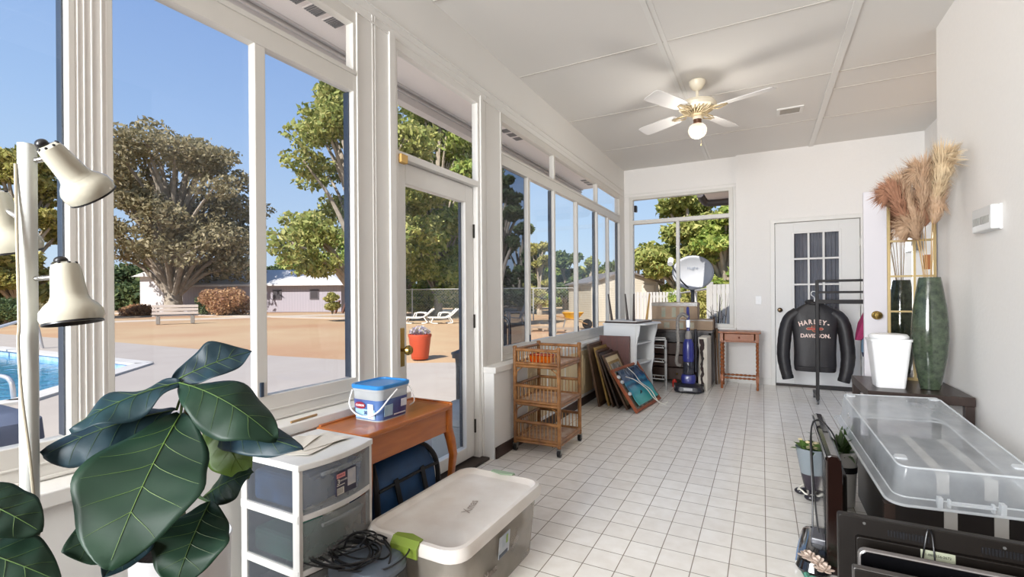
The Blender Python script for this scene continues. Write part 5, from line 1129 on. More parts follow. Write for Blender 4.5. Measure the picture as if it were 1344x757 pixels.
structure(MB().box(-60,21,GZ-.05,-22,22.6,GZ-.005).build('path', mat('pale_drive', 'c8b8a6', .9, noise=.3, scale=.5)))
structure(MB().bar((-34,13.4,GZ-.02),(-24,39,GZ-.02),2.2,.04).build('path', mat('pale_drive', 'c8b8a6', .9, noise=.3, scale=.5)))
# covered seat near the house
pc = thing('covered_seat', 'dark blue-grey covered outdoor seat just outside the left window', 'patio furniture', (-4.62, 1.08, GZ))
b = MB(); b.loft([rrect(.62,.52,.12,.36,5),rrect(.70,.60,.14,.42,5),rrect(.68,.58,.14,.56,5),rrect(.5,.4,.1,.62,5)]); b.build('cover', mat('slate_cover', '4c5468', .8, noise=.4, scale=6, bump=.3), pc, smooth=True)
MB().lathe([(.2,0),(.2,.03),(.05,.06),(.045,.36)], 18).build('pedestal', mat('dark_pedestal', '32323a', .5), pc, smooth=True)
# bins outside the door
def wheelie(loc, rz, lbl, col, w=.5, d=.55, h=.72):
    o = thing('wheeled_bin', lbl, 'bin', loc, rz); M_ = mat('bin_'+col, col, .5)
    b = MB(); b.loft([rrect(w*.78,d*.78,.05,.03,4),rrect(w,d,.06,h,4),rrect(w+.05,d+.05,.07,h+.005,4),rrect(w+.05,d+.05,.07,h+.04,4)]); b.build('body', M_, o, smooth=True)
    b = MB(); b.loft([rrect(w+.07,d+.07,.08,h+.04,4),rrect(w+.07,d+.07,.08,h+.06,4),rrect(w*.7,d*.7,.08,h+.11,4)]); b.build('lid', M_, o, smooth=True)
    q = MB()
    for i in range(5): q.box(-w/2-.004+.0, -d/2+.07+i*d*.18, .12, -w/2+.012, -d/2+.09+i*d*.18, h-.08).box(-w/2+.05+i*w*.18, -d/2-.004, .12, -w/2+.07+i*w*.18, -d/2+.012, h-.08)
    q.build('rib', M_, o)
    for s_ in (-1,1): MB().cyl((s_*w*.36, d*.42,.07),(s_*w*.42,d*.42,.07),.07).build('wheel', BLACK, o, smooth=True)
wheelie((-2.62,4.35,GZ), .1, 'dark grey wheeled rubbish bin outside the glazed door', '2e3236')
ch = thing('patio_chair', 'black patio chair back rising behind the dark rubbish bin', 'chair', (-3.18, 5.25, GZ))
MB().box(-.25,-.25,.40,.25,.25,.44).build('seat', BLACK, ch, bevel=.01); b = MB(); b.tube(bez([(-.22,.22,.4),(-.23,.26,.8),(-.16,.3,1.06),(.16,.3,1.06),(.23,.26,.8),(.22,.22,.4)]), .02, 8); b.build('back_frame', BLACK, ch, smooth=True); MB().box(-.18,.26,.5,.18,.28,1.02).build('backrest', mat('mesh_black','25262a',.8), ch, bevel=.01)
for sx in (-1,1):
    for sy in (-1,1): MB().tube([(sx*.22,sy*.22,0),(sx*.22,sy*.22,.42)], .015, 8).build('leg', BLACK, ch, smooth=True)
cl_ = thing('cooler', 'pale grey rounded cooler on the patio right outside the door', 'cooler', (-2.32, 3.42, GZ))
b = MB(); b.loft([rrect(.34,.44,.07,0,5),rrect(.38,.48,.09,.30,5),rrect(.40,.50,.1,.31,5),rrect(.39,.49,.1,.36,5),rrect(.28,.36,.08,.43,5),rrect(.1,.14,.04,.45,5)]); b.build('body', mat('grey_cooler', '8a8e90', .5), cl_, smooth=True)
MB().tube(bez([(-.2,-.14,.24),(-.235,-.1,.30),(-.235,.1,.30),(-.2,.14,.24)]), .012, 8).build('handle', mat('grey_dark', '54585a', .5), cl_, smooth=True)
# red pot with flowers
rp_ = thing('flower_pot', 'big terracotta red flower pot on the lawn edge seen through the door', 'pot', (-6.62, 8.2, GZ))
b = MB(); b.lathe([(.17,0),(.185,.02),(.24,.46),(.255,.50),(.255,.54),(.235,.54),(.22,.46),(0,.45)], 32); b.build('pot', mat('red_pot', 'b8492c', .5, noise=.3, scale=10), rp_, smooth=True)
# ------------------------------------------------------------------ foliage
def rot_rand(n, r_):
    d = r_.normal(size=(n,3)); d /= np.linalg.norm(d, axis=1)[:,None]; e = r_.normal(size=(n,3)); e -= (e*d).sum(1)[:,None]*d; e /= np.linalg.norm(e, axis=1)[:,None]; return d, e
def leaf_mesh(name, centers, radii, n, size, m, r_, flat=.75, shell=.55):
    """n leaf sprays spread over blobs given by centres and radii"""
    w = np.array(radii)**2; idx = r_.choice(len(centers), n, p=w/w.sum()); C_ = np.array(centers)[idx]; R_ = np.array(radii)[idx]
    d = r_.normal(size=(n,3)); d /= np.linalg.norm(d, axis=1)[:,None]; rad = R_*(shell+(1-shell)*r_.rand(n)**.5)*(.85+.3*r_.rand(n)); d[:,2] *= flat
    P = C_+d*rad[:,None]; a, b = rot_rand(n, r_); s = size*(.5+r_.rand(n))[:,None]
    a = a*s; b = b*s*.5
    v = np.empty((n,4,3)); v[:,0] = P-a; v[:,1] = P+b+a*.15; v[:,2] = P+a; v[:,3] = P-b+a*.15
    me = bpy.data.meshes.new(name); me.vertices.add(n*4); me.vertices.foreach_set('co', v.reshape(-1)); me.loops.add(n*4); me.loops.foreach_set('vertex_index', np.arange(n*4)); me.polygons.add(n); me.polygons.foreach_set('loop_start', np.arange(0,n*4,4)); me.polygons.foreach_set('loop_total', np.full(n,4)); me.update(); me.materials.append(m); return me
def foliage_mat(name, c1, c2, c3):
    m = bpy.data.materials.new(name); m.use_nodes = True; nt = m.node_tree; p = nt.nodes['Principled BSDF']; p.inputs['Roughness'].default_value = .6; p.inputs['Specular IOR Level'].default_value = .25
    g = nt.nodes.new('ShaderNodeNewGeometry'); rp = nt.nodes.new('ShaderNodeValToRGB'); nt.links.new(g.outputs['Random Per Island'], rp.inputs['Fac']); e = rp.color_ramp.elements; e[0].color = srgb(c1); e[1].color = srgb(c3); x = e.new(.5); x.color = srgb(c2)
    nt.links.new(rp.outputs['Color'], p.inputs['Base Color']); tr = nt.nodes.new('ShaderNodeBsdfTranslucent'); nt.links.new(rp.outputs['Color'], tr.inputs['Color']); mx = nt.nodes.new('ShaderNodeMixShader'); mx.inputs[0].default_value = .35
    o = nt.nodes['Material Output']; nt.links.new(p.outputs[0], mx.inputs[1]); nt.links.new(tr.outputs[0], mx.inputs[2]); nt.links.new(mx.outputs[0], o.inputs[0]); return m
F_OAK = foliage_mat('dusty_oak_foliage', '787254', '948a68', 'b4a684'); F_OLV = foliage_mat('olive_foliage', '728044', '9ca25a', 'c0ba76'); F_GRN = foliage_mat('green_foliage', '66803e', '98a852', 'c4c676')
F_DRK = foliage_mat('dark_foliage', '40543a', '5c6e48', '7c8654'); F_YEL = foliage_mat('yellow_green_foliage', '80843f', 'a8a35c', 'c4b878'); F_RST = foliage_mat('rusty_foliage', '94705a', 'b48c68', 'c8a478')
BARK = mat('grey_bark', 'a89c8c', .9, noise=.6, col2='746858', scale=3, bump=.6)
def tree(lbl, x, y, h, cw, m, seed, trunk_r=.3, n=9000, size=.28, low=.25, nb=14, lean=(0,0), grp='trees beyond the lawn', cz=None, bark=BARK, extra=None, flat=.6, name='tree', br=.115):
    """trunk, forking branches and leaf sprays gathered at the branch ends"""
    r_ = np.random.RandomState(seed); q = random.Random(seed)
    o = thing(name, lbl, 'tree' if name == 'tree' else 'shrub', (x, y, GZ), 0, grp)
    base = low*h; C_ = []; R_ = []; b = MB()
    top = Vector((lean[0], lean[1], h*.72)); tr_ = bez([(0,0,-.1),(lean[0]*.2+q.uniform(-.1,.1)*trunk_r*4, lean[1]*.2, h*.2),(lean[0]*.6, lean[1]*.6, h*.45), tuple(top)], 5)
    b.tube(tr_, [trunk_r*(1.25-.95*i/len(tr_)) for i in range(len(tr_))], 10)
    for k in range(nb):
        a = 2*PI*k/nb*2.4+q.uniform(-.4,.4); t = q.uniform(.0,1); zc = base+(h*.97-base)*(.06+.94*t); rr_ = cw*.5*math.sin(PI*min(1,(.22+.70*t)))**.6*q.uniform(.45,.85)
        e = Vector((math.cos(a)*rr_+lean[0]*t, math.sin(a)*rr_+lean[1]*t, zc-br*h*.3)); s_ = tr_[min(len(tr_)-1, int(len(tr_)*max(.18,(zc/h-.28))))]
        mid = s_.lerp(e, .5)+Vector((0,0,.05*h)); pp = bez([s_, mid, e], 4); b.tube(pp, [trunk_r*.42*(1-.8*i/len(pp)) for i in range(len(pp))], 7)
        for j in range(3):
            d = Vector((q.uniform(-1,1), q.uniform(-1,1), q.uniform(-.5,.7)))*cw*.10; b.tube([e, e+d], [trunk_r*.09, trunk_r*.03], 5); c = e+d; C_.append(tuple(c)); R_.append(cw*br*q.uniform(.45,1.0))
        C_.append(tuple(e)); R_.append(cw*br*q.uniform(.7,1.2))
    if extra:
        for c, r in extra: C_.append(c); R_.append(r)
    b.build('trunk', bark, o, smooth=True)
    lm = bpy.data.objects.new('foliage', leaf_mesh('foliage', C_, R_, n, size, m, r_, flat)); COL.objects.link(lm); lm.parent = o; return o
def shrub(lbl, x, y, w, h, m, seed, n=3000, size=.12, grp='shrubs in the yard'):
    r_ = np.random.RandomState(seed); q = random.Random(seed); o = thing('shrub', lbl, 'shrub', (x, y, GZ), 0, grp); C_ = []; R_ = []; b = MB()
    for k in range(12):
        a = q.uniform(0, 2*PI); e = (math.cos(a)*w*.5*q.uniform(.1,.8), math.sin(a)*w*.5*q.uniform(.1,.8), h*q.uniform(.2,.8)); b.tube([(0,0,-.05),(e[0]*.5,e[1]*.5,e[2]*.7), e], [w*.03,w*.02,w*.008], 5); C_.append(e); R_.append(w*.26)
    b.build('stems', BARK, o); lm = bpy.data.objects.new('foliage', leaf_mesh('foliage', C_, R_, n, size, m, r_, .7, .3)); COL.objects.link(lm); lm.parent = o; return o
# ------------------------------------------------------------------ trees and shrubs
tree('large dusty brown-green oak with pale forked trunk behind the park bench', -46.16, 23.11, 16.6, 14.5, F_OAK, 1, trunk_r=0.62, n=35200, size=0.19, low=0.2, nb=60)
tree('olive oak whose ragged branches reach over the grey house from the right', -20.38, 19.77, 13.3, 10.2, F_OLV, 2, trunk_r=0.42, n=36960, size=0.15, low=0.22, nb=43)
tree('green tree rising just above the house roof', -52.9, 45.2, 11.5, 16, F_GRN, 3, trunk_r=0.3, n=14000, size=0.26, low=0.2, nb=28)
tree('tall bright yellow-green tree filling the view through the glazed door', -20.58, 27.58, 16.4, 8.2, F_GRN, 4, trunk_r=0.25, n=49500, size=0.19, low=0.02, nb=50, br=0.15)
tree('darker green tree beside the bright one, behind the chain link fence', -26.49, 31.24, 16.6, 7.1, F_DRK, 5, trunk_r=0.25, n=29700, size=0.20, low=0.02, nb=36, br=0.15)
tree('olive tree right of the bright one behind the chain link fence', -20.3, 32.25, 14.9, 5.5, F_OLV, 6, trunk_r=0.25, n=26400, size=0.19, low=0.02, nb=32, br=0.15)
tree('yellow-green tree beyond the pool seen left of the first window post', -41.64, 11.92, 10.9, 6.8, F_YEL, 7, trunk_r=0.4, n=28600, size=0.16, low=0.08, nb=43)
tree('second yellow-green tree further left beyond the pool', -43.44, 8.71, 9.1, 6.3, F_YEL, 8, trunk_r=0.4, n=13200, size=0.16, low=0.08, nb=28)
tree('dark evergreen seen through the dark pane with one high overhanging branch', -9.92, 17.38, 6.9, 2.4, F_DRK, 9, trunk_r=0.3, n=17600, size=0.12, low=0.45, nb=25)
tree('dark rounded tree in the middle of the dark pane', -16.21, 32.15, 7.1, 3.6, F_DRK, 10, trunk_r=0.3, n=20020, size=0.17, low=0.05, nb=25, br=0.16)
tree('pale loose tree right of the dark pane behind the fence', -14.15, 30.98, 5.7, 2.0, F_YEL, 11, trunk_r=0.18, n=10010, size=0.14, low=0.1, nb=21, br=0.16)
tree('dark mid-height tree behind the yellow wheelbarrow', -16.18, 41.22, 5.4, 4.2, F_DRK, 12, trunk_r=0.25, n=14300, size=0.19, low=0.05, nb=21, br=0.16)
tree('green tree left of the white shed', -14.76, 44.23, 5.0, 3.7, F_OLV, 13, trunk_r=0.25, n=11440, size=0.19, low=0.05, nb=18, br=0.16)
tree('tall grey-green pine like tree rising behind the satellite dish', -3.26, 25.42, 6.7, 4.6, F_OLV, 14, trunk_r=0.35, n=31460, size=0.14, low=0.15, nb=43, br=0.16)
tree('full green tree right of the satellite dish', -1.58, 24.05, 5.6, 3.2, F_GRN, 15, trunk_r=0.3, n=28600, size=0.14, low=0.1, nb=36, br=0.16)
tree('slim pale green tree at the left edge of the back window', -9.25, 40.36, 5.6, 1.8, F_YEL, 16, trunk_r=0.15, n=4576, size=0.15, low=0.1, nb=14, br=0.16)
tree('low green tree behind the white shed roof', -6.31, 35.12, 5.1, 3.1, F_OLV, 17, trunk_r=0.2, n=11440, size=0.15, low=0.1, nb=21, br=0.16)
tree('distant tree left of the pale forked oak', -73.48, 26.76, 4.8, 11.2, F_DRK, 30, trunk_r=0.3, n=10010, size=0.31, low=0.0, nb=21, br=0.16)
tree('distant tree directly behind the pale forked oak', -66.88, 30.25, 5.3, 10.3, F_DRK, 31, trunk_r=0.3, n=10010, size=0.31, low=0.0, nb=21, br=0.16)
tree('distant tree behind the left end of the house', -57.8, 35.05, 5.8, 8.4, F_OAK, 32, trunk_r=0.3, n=10010, size=0.31, low=0.0, nb=21, br=0.16)
tree('distant tree behind the middle of the house', -54.09, 37.01, 5.3, 7.5, F_DRK, 33, trunk_r=0.3, n=10010, size=0.31, low=0.0, nb=21, br=0.16)
tree('distant tree behind the right end of the house', -46.25, 41.16, 4.6, 7.5, F_DRK, 34, trunk_r=0.3, n=10010, size=0.31, low=0.0, nb=21, br=0.16)
tree('distant tree between the house and the door view', -41.3, 43.77, 5.8, 7.5, F_DRK, 35, trunk_r=0.3, n=10010, size=0.31, low=0.0, nb=21, br=0.16)
tree('distant tree low behind the fence in the door view', -33.05, 48.14, 5.3, 8.4, F_OLV, 36, trunk_r=0.3, n=10010, size=0.31, low=0.0, nb=21, br=0.16)
tree('distant tree low beyond the dark pane', -25.62, 52.06, 4.8, 7.5, F_OLV, 37, trunk_r=0.3, n=10010, size=0.31, low=0.0, nb=21, br=0.16)
tree('distant tree beyond the fence in the middle side window', -22.73, 53.59, 4.6, 5.6, F_GRN, 38, trunk_r=0.3, n=10010, size=0.31, low=0.0, nb=21, br=0.16)
tree('distant tree low behind the white shed', -16.54, 56.86, 5.3, 5.6, F_DRK, 39, trunk_r=0.3, n=10010, size=0.31, low=0.0, nb=21, br=0.16)
tree('distant tree dark mass behind the satellite dish', -6.64, 62.09, 6.7, 7.5, F_DRK, 40, trunk_r=0.3, n=10010, size=0.31, low=0.0, nb=21, br=0.16)
shrub('rusty brown bush between the bench and the house wall', -36.87, 22.36, 3.6, 1.9, F_RST, 50, n=8800, size=0.10)
shrub('small reddish shrub left of the oak trunk', -44.47, 19.48, 2.2, 0.7, F_RST, 51, n=4400, size=0.09)
shrub('dark low shrub against the left end of the house', -39.38, 22.16, 1.6, 1.6, F_DRK, 52, n=3960, size=0.09)
shrub('yellow-green shrub at the right end of the house', -30.52, 26.85, 1.2, 1.9, F_YEL, 53, n=3520, size=0.09)
shrub('rounded bush beyond the pool just left of the lamp pole', -36.64, 10.04, 2.5, 1.3, F_DRK, 54, n=6600, size=0.09)
shrub('low dark bush beyond the pool beside the first window post', -35.74, 11.65, 2.2, 1.4, F_OAK, 55, n=6600, size=0.09)
shrub('dense yellowish shrub below the satellite dish', -1.82, 16.0, 1.2, 1.7, F_YEL, 56, n=8800, size=0.05)
shrub('green shrub by the fence beside the satellite dish pole', -2.67, 17.82, 1.0, 1.6, F_GRN, 57, n=5500, size=0.06)
# ------------------------------------------------------------------ house, bench, fence, shed and yard things
def siding(name, c1, c2, sc):
    m = mat(name, c1, .8); nt = m.node_tree; p = nt.nodes['Principled BSDF']; tc = nt.nodes.new('ShaderNodeTexCoord'); wv = nt.nodes.new('ShaderNodeTexWave'); wv.wave_type = 'BANDS'; wv.bands_direction = sc[1]; wv.wave_profile = 'SAW'; wv.inputs['Scale'].default_value = sc[0]
    nt.links.new(tc.outputs['Object'], wv.inputs['Vector']); rp = nt.nodes.new('ShaderNodeValToRGB'); rp.color_ramp.elements[0].color = srgb(c2); rp.color_ramp.elements[0].position = 0; rp.color_ramp.elements[1].color = srgb(c1); rp.color_ramp.elements[1].position = .15
    nt.links.new(wv.outputs['Fac'], rp.inputs['Fac']); nt.links.new(rp.outputs['Color'], p.inputs['Base Color']); return m
hs = thing('house', 'long grey sided house with pale metal hip roof across the lawn', 'house', (-47.6, 24.6, GZ), math.atan2(6.14, 13.75))
LW, DP, EV, RG = 15.1, 8.0, 2.55, 4.1
MB().box(0,0,0,LW,DP,EV).build('wall', siding('grey_siding', 'a09aa0', '8a848a', (1.2, 'X')), hs)
ov = .6; b = MB(); P = [(-ov,-ov,EV),(LW+ov,-ov,EV),(LW+ov,DP+ov,EV),(-ov,DP+ov,EV),(3.6,DP/2,RG),(LW-3.6,DP/2,RG)]
b.add(P+[(x,y,z-.15) for x,y,z in P[:4]], [(0,1,5,4),(1,2,5),(2,3,4,5),(3,0,4),(6,7,1,0),(7,8,2,1),(8,9,3,2),(9,6,0,3),(9,8,7,6)]); b.build('roof', mat('pale_metal_roof', 'd0ccc8', .5, metal=.0, noise=.2, scale=1), hs)
for x in (9.1, 12.6, 4.5):
    f = MB().box(x-.42,-.06,1.15,x+.42,.0,2.05).build('window_frame', mat('brown_window_frame', '5a5458', .6), hs); MB().box(x-.32,-.08,1.25,x+.32,-.055,1.95).build('pane', mat('dark_window', '4a4648', .2), f)
MB().box(-6,2,0,0,DP,EV+.9).build('side_wing', mat('white_wing', 'c8c4c2', .7, noise=.2, scale=1), hs); b = MB(); b.add([(-6.5,1.5,EV+.9),(.3,1.5,EV+.9),(.3,DP,EV+.9),(-6.5,DP,EV+.9),(-3.2,1.5,EV+2),(-3.2,DP,EV+2)], [(0,1,4),(1,2,5,4),(2,3,5),(3,0,4,5),(3,2,1,0)]); b.build('wing_roof', mat('pale_metal_roof', 'b8b4b0', .4), hs)
# bench
bn2 = thing('park_bench', 'white slatted park bench on dark legs under the big oak', 'bench', (-27.4, 13.8, GZ), math.atan2(1.53, .75))
SL = mat('bench_slats', 'c9bcb0', .6); BD = mat('bench_dark', '4a4440', .6)
for z in (.50,.68,.86): MB().box(-1.0,-.04,z,1.0,.0,z+.14).build('back_slat', SL, bn2, bevel=.01)
for y in (.06,.22,.38): MB().box(-1.0,y,.40,1.0,y+.13,.44).build('seat_slat', SL, bn2, bevel=.01)
for x in (-.75,.75): MB().box(x-.09,.0,0,x+.09,.45,.40).box(x-.05,-.0,.4,x+.05,.05,1.0).build('leg', mat('bench_stone', '8c857c', .9), bn2, bevel=.02)
# chain link fence
FP = [(-19.2,20.8),(-18.4,21.0),(-17.65,21.21),(-14.5,22.31),(-11.12,23.53),(-9.1,24.35)]
GALV = mat('galvanised', 'a9aaa6', .5, metal=.4)
fc = thing('chain_link_fence', 'long galvanised chain link fence across the back of the yard', 'fence', (FP[1][0], FP[1][1], GZ))
ox, oy = FP[1]
HF = 1.75
for i in range(len(FP)-1):
    a = Vector((FP[i][0]-ox, FP[i][1]-oy, 0)); b_ = Vector((FP[i+1][0]-ox, FP[i+1][1]-oy, 0))
    MB().tube([a+Vector((0,0,HF)), b_+Vector((0,0,HF))], .028, 6).build('top_rail', GALV, fc)
    mb = MB(); L_ = (b_-a).length; d = (b_-a).normalized(); n = int(L_/.16)
    for k in range(-int(HF/.16), n):
        for s_ in (0, 1):
            u0 = k*.16; u1 = u0+HF; z0, z1 = (0, HF) if s_ == 0 else (HF, 0)
            if u0 < 0: t = -u0/HF; z0 = z0+(z1-z0)*t; u0 = 0
            if u1 > L_: t = (L_-u0)/(u1-u0) if u1 > u0 else 0; z1 = z0+(z1-z0)*t; u1 = L_
            mb.bar(a+d*u0+Vector((0,0,z0)), a+d*u1+Vector((0,0,z1)), .006, .006)
    mb.build('wire_mesh', GALV, fc)
    npst = max(1, int(round(L_/2.4)))
    for k in range(npst): p_ = a.lerp(b_, k/npst); MB().tube([p_, p_+Vector((0,0,HF+.06))], .034, 8).build('post', GALV, fc)
# loungers, chair, wheelbarrow
WPL = mat('white_resin', 'd6d2ca', .5)
def lounger(x, y, rz, lbl):
    o = thing('sun_lounger', lbl, 'sun lounger', (x, y, GZ), rz, 'white loungers by the fence')
    for s_ in (-1,1):
        b = MB(); b.tube(bez([(-.75,s_*.28,.30),(.2,s_*.28,.30),(.75,s_*.28,.72)]), .035, 6); b.build('side_rail', WPL, o)
        b = MB(); b.tube(bez([(-.5,s_*.3,.32),(-.6,s_*.3,.05),(-.3,s_*.3,0)]), .03, 6); b.tube(bez([(.3,s_*.3,.32),(.45,s_*.3,.05),(.2,s_*.3,0)]), .03, 6); b.tube(bez([(-.2,s_*.3,.32),(-.1,s_*.3,.52),(.3,s_*.3,.52),(.4,s_*.3,.45)]), .03, 6); b.build('leg', WPL, o)
    for i in range(9): MB().box(-.75+i*.11,-.27,.30,-.66+i*.11,.27,.325).build('slat', WPL, o)
    for i in range(5): t = i/5; MB().box(.28+.1*i,-.27,.34+.075*i,.37+.1*i,.27,.37+.075*i).build('slat', WPL, o)
lounger(-15.4, 19.0, .5, 'left of two white resin loungers in front of the chain link fence'); lounger(-14.2, 19.4, .8, 'right of two white resin loungers in front of the chain link fence')
ad = thing('garden_chair', 'white slatted garden chair seen through the dark pane', 'chair', (-10.13, 19.53, GZ), -.9)
for i in range(5): MB().bar((-.2+i*.1,.2,.3),(-.25+i*.125,.55,1.15),.08,.02).build('back_slat', WPL, ad)
for i in range(5): MB().box(-.28,-.35+i*.11,.34-.01*i,.28,-.26+i*.11,.36-.01*i).build('seat_slat', WPL, ad)
for s_ in (-1,1):
    MB().bar((s_*.3,-.35,.0),(s_*.3,-.35,.58),.08,.04).build('leg', WPL, ad); MB().bar((s_*.3,.4,.0),(s_*.3,.25,.58),.08,.04).build('leg', WPL, ad); MB().box(s_*.3-.07,-.42,.58,s_*.3+.07,.35,.61).build('armrest', WPL, ad)
wbw = thing('wheelbarrow', 'yellow wheelbarrow standing in the yard before the white shed', 'wheelbarrow', (-6.77, 17.91, GZ), .4)
b = MB(); b.loft([rrect(.45,.35,.08,.38,4,(0,0)),rrect(.85,.62,.12,.66,4,(.05,0)),rrect(.88,.65,.12,.67,4,(.05,0)),rrect(.80,.57,.1,.66,4,(.05,0)),rrect(.42,.32,.07,.40,4)]); b.build('tray', mat('yellow_tray', 'd8a020', .4), wbw, smooth=True)
MB().cyl((.62,-.05,.20),(.62,.05,.20),.20,n=20).build('wheel', BLACK, wbw, smooth=True)
for s_ in (-1,1): MB().tube([(.62,s_*.08,.2),(.1,s_*.2,.38),(-.75,s_*.3,.55)], .02, 6).build('handle', mat('barrow_wood', '8a6a48', .6), wbw); MB().tube([(-.25,s_*.2,.4),(-.35,s_*.22,0)], .018, 6).build('leg', GREYMETAL, wbw)
for i, (dx, dy, r_) in enumerate(((0,0,.5),(-1.2,.3,.62),(.9,-.9,.3))):
    o = thing('pallet', ('weathered timber pallet lying in front of the wheelbarrow','weathered timber pallet propped left of the wheelbarrow','weathered timber pallet nearest the side windows')[i], 'pallet', (-6.5+dx, 16.6+dy, GZ), r_, 'pallets in the yard'); tw = mat('weathered_timber', '9a8670', .8, noise=.4, scale=6)
    for k in range(5): MB().box(-.5,-.45+k*.2,.10,.5,-.33+k*.2,.125).build('board', tw, o)
    for k in (-.45,0,.4): MB().box(k,-.45,0,k+.06,.47,.10).build('runner', tw, o)
# shed
sh = thing('shed', 'white sided garden shed with a low gable roof beyond the fence', 'shed', (-7.73, 23.3, GZ), math.atan2(2.12, 2.94))
SW, SDp, SE, SR = 3.62, 4.5, 2.0, 2.55
WS = siding('white_lap_siding', 'b4ad9e', '8e8678', (2.6, 'Z')); b = MB(); b.box(0,0,0,SW,SDp,SE); b.add([(0,0,SE),(SW,0,SE),(SW/2,0,SR-.03),(0,SDp,SE),(SW,SDp,SE),(SW/2,SDp,SR-.03)], [(0,1,2),(3,5,4)]); b.build('wall', WS, sh)
for s_ in (0,1):
    b = MB(); x0 = -.2 if s_ == 0 else SW+.2; b.add([(x0,-.2,SE-.08),(SW/2,-.2,SR),(SW/2,SDp+.2,SR),(x0,SDp+.2,SE-.08),(x0,-.2,SE),(SW/2,-.2,SR+.08),(SW/2,SDp+.2,SR+.08),(x0,SDp+.2,SE)], [(0,1,2,3),(4,7,6,5),(0,4,5,1),(1,5,6,2),(2,6,7,3),(3,7,4,0)]); b.build('roof_panel', mat('shed_roof', '6c6560', .6), sh)
MB().box(SW-.9,-.03,.05,SW-.25,.0,1.85).build('shed_door', mat('shed_door_white', 'ccc4b4', .6), sh, bevel=.01); MB().box(.03,-.04,0,.12,0,SE).box(SW-.12,-.04,0,SW-.03,0,SE).build('corner_board', mat('yard_white', 'b0ada8', .6), sh)
# white fences
def picket(x0, y0, x1, y1, h, lbl, n):
    o = thing('picket_fence', lbl, 'fence', (x0, y0, GZ), math.atan2(y1-y0, x1-x0), 'white fences behind the house'); L_ = math.hypot(x1-x0, y1-y0)
    for z in (.2, h-.2): MB().box(0,.01,z,L_,.04,z+.08).build('rail', mat('yard_white', 'b0ada8', .6), o)
    for i in range(n): x = L_*i/n; MB().box(x,-.02,.04,x+L_/n*.72,.01,h).build('picket', mat('yard_white', 'b0ada8', .6), o)
    for x in (0, L_): MB().box(x-.05,-.04,0,x+.05,.06,h+.06).build('post', mat('yard_white', 'b0ada8', .6), o)
picket(-4.2,17.0,-2.75,17.8,1.45,'white picket gate section beside the shed, seen through the back window',14)
picket(-1.05,11.5,.6,10.4,1.58,'white board fence close behind the back window on the right',18)
tp = thing('fence_post_rail', 'plain white rail fence between picket gate and near fence', 'fence', (-2.6,17.75,GZ)); MB().tube([(0,0,1.4),(1.75,-6.2,1.52)], .03, 6).build('rail', mat('yard_white', 'b0ada8', .6), tp); MB().box(-.04,-.04,0,.04,.04,1.45).build('post', mat('yard_white', 'b0ada8', .6), tp); MB().box(.85,-3.1,0,.92,-3.03,1.46).build('post', mat('yard_white', 'b0ada8', .6), tp)
# satellite dish on a pole
ds = thing('satellite_dish', 'white satellite dish on a pole outside the back window', 'satellite dish', (-1.18, 9.55, GZ))
MB().tube([(0,.1,0),(0,.1,1.70)], .035, 12).build('mast', mat('dark_mast', '3a3c40', .5), ds, smooth=True)
M = frame_matrix((0,.02,1.77), (.93,.28,0), (.10,.05,.99)); 
b = MB(); b.M = M; rings = []
for i in range(9): r = .37*i/8; rings.append([(max(r,.001)*math.cos(a), max(r,.001)*.86*math.sin(a), .0+.10*(r/.37)**2) for a in [2*PI*j/40 for j in range(40)]])
b.loft(rings, True, False); b.M = M; do = b.build('reflector', mat('dish_grey_white', 'a4a6aa', .45), ds, smooth=True, fix=False); do.modifiers.new('s','SOLIDIFY').thickness = .012
b = MB(); b.M = M; b.tube([(.370*math.cos(a), .318*math.sin(a), .10) for a in [2*PI*j/40 for j in range(40)]], .007, 6, closed=True); b.build('rim', mat('dish_rim', '8c8e90', .5), ds, smooth=True)
q = MB(); q.M = M; q.box(-.04,-.06,-.12,.04,.06,0); q.build('bracket', mat('dark_mast', '3a3c40', .5), ds)
b = MB().tube([(0,-.02,1.42),(-.16,-.25,1.62),(-.33,-.36,1.95)], .014, 8); b.build('arm', mat('dark_mast', '3a3c40', .5), ds, smooth=True); MB().tube([(-.33,-.40,1.93),(-.33,-.30,2.02)], .05, 14).build('receiver', WHITEP, ds, smooth=True)
text('HughesNet', .075, M @ T(.08,.09,.03), mat('dish_ink', '6e7684', .6), ds, depth=.002)
# bare twiggy shrub close to the back window
q = random.Random(8); tw = MB()
for k in range(26):
    a = q.uniform(0,2*PI); r0 = q.uniform(.02,.14); e = Vector((math.cos(a)*q.uniform(.08,.34), math.sin(a)*.2, q.uniform(.7,1.4))); s_ = Vector((math.cos(a)*r0, math.sin(a)*r0, 0)); pts = bez([s_, s_.lerp(e,.5)+Vector((q.uniform(-.06,.06),q.uniform(-.06,.06),0)), e], 5); tw.tube(pts, [.009*(1-.7*i/len(pts)) for i in range(len(pts))], 5)
    for j in range(3): p_ = pts[q.randint(4,len(pts)-1)]; tw.tube([p_, p_+Vector((q.uniform(-.12,.12),q.uniform(-.12,.12),q.uniform(.02,.16)))], [.004,.002], 4)
to = tw.build('bare_shrub', mat('dark_twig', '3c362c', .9), smooth=True); to.location = (-.66, 8.6, GZ); tag(to, 'bare dark twiggy shrub against the back window', 'shrub')
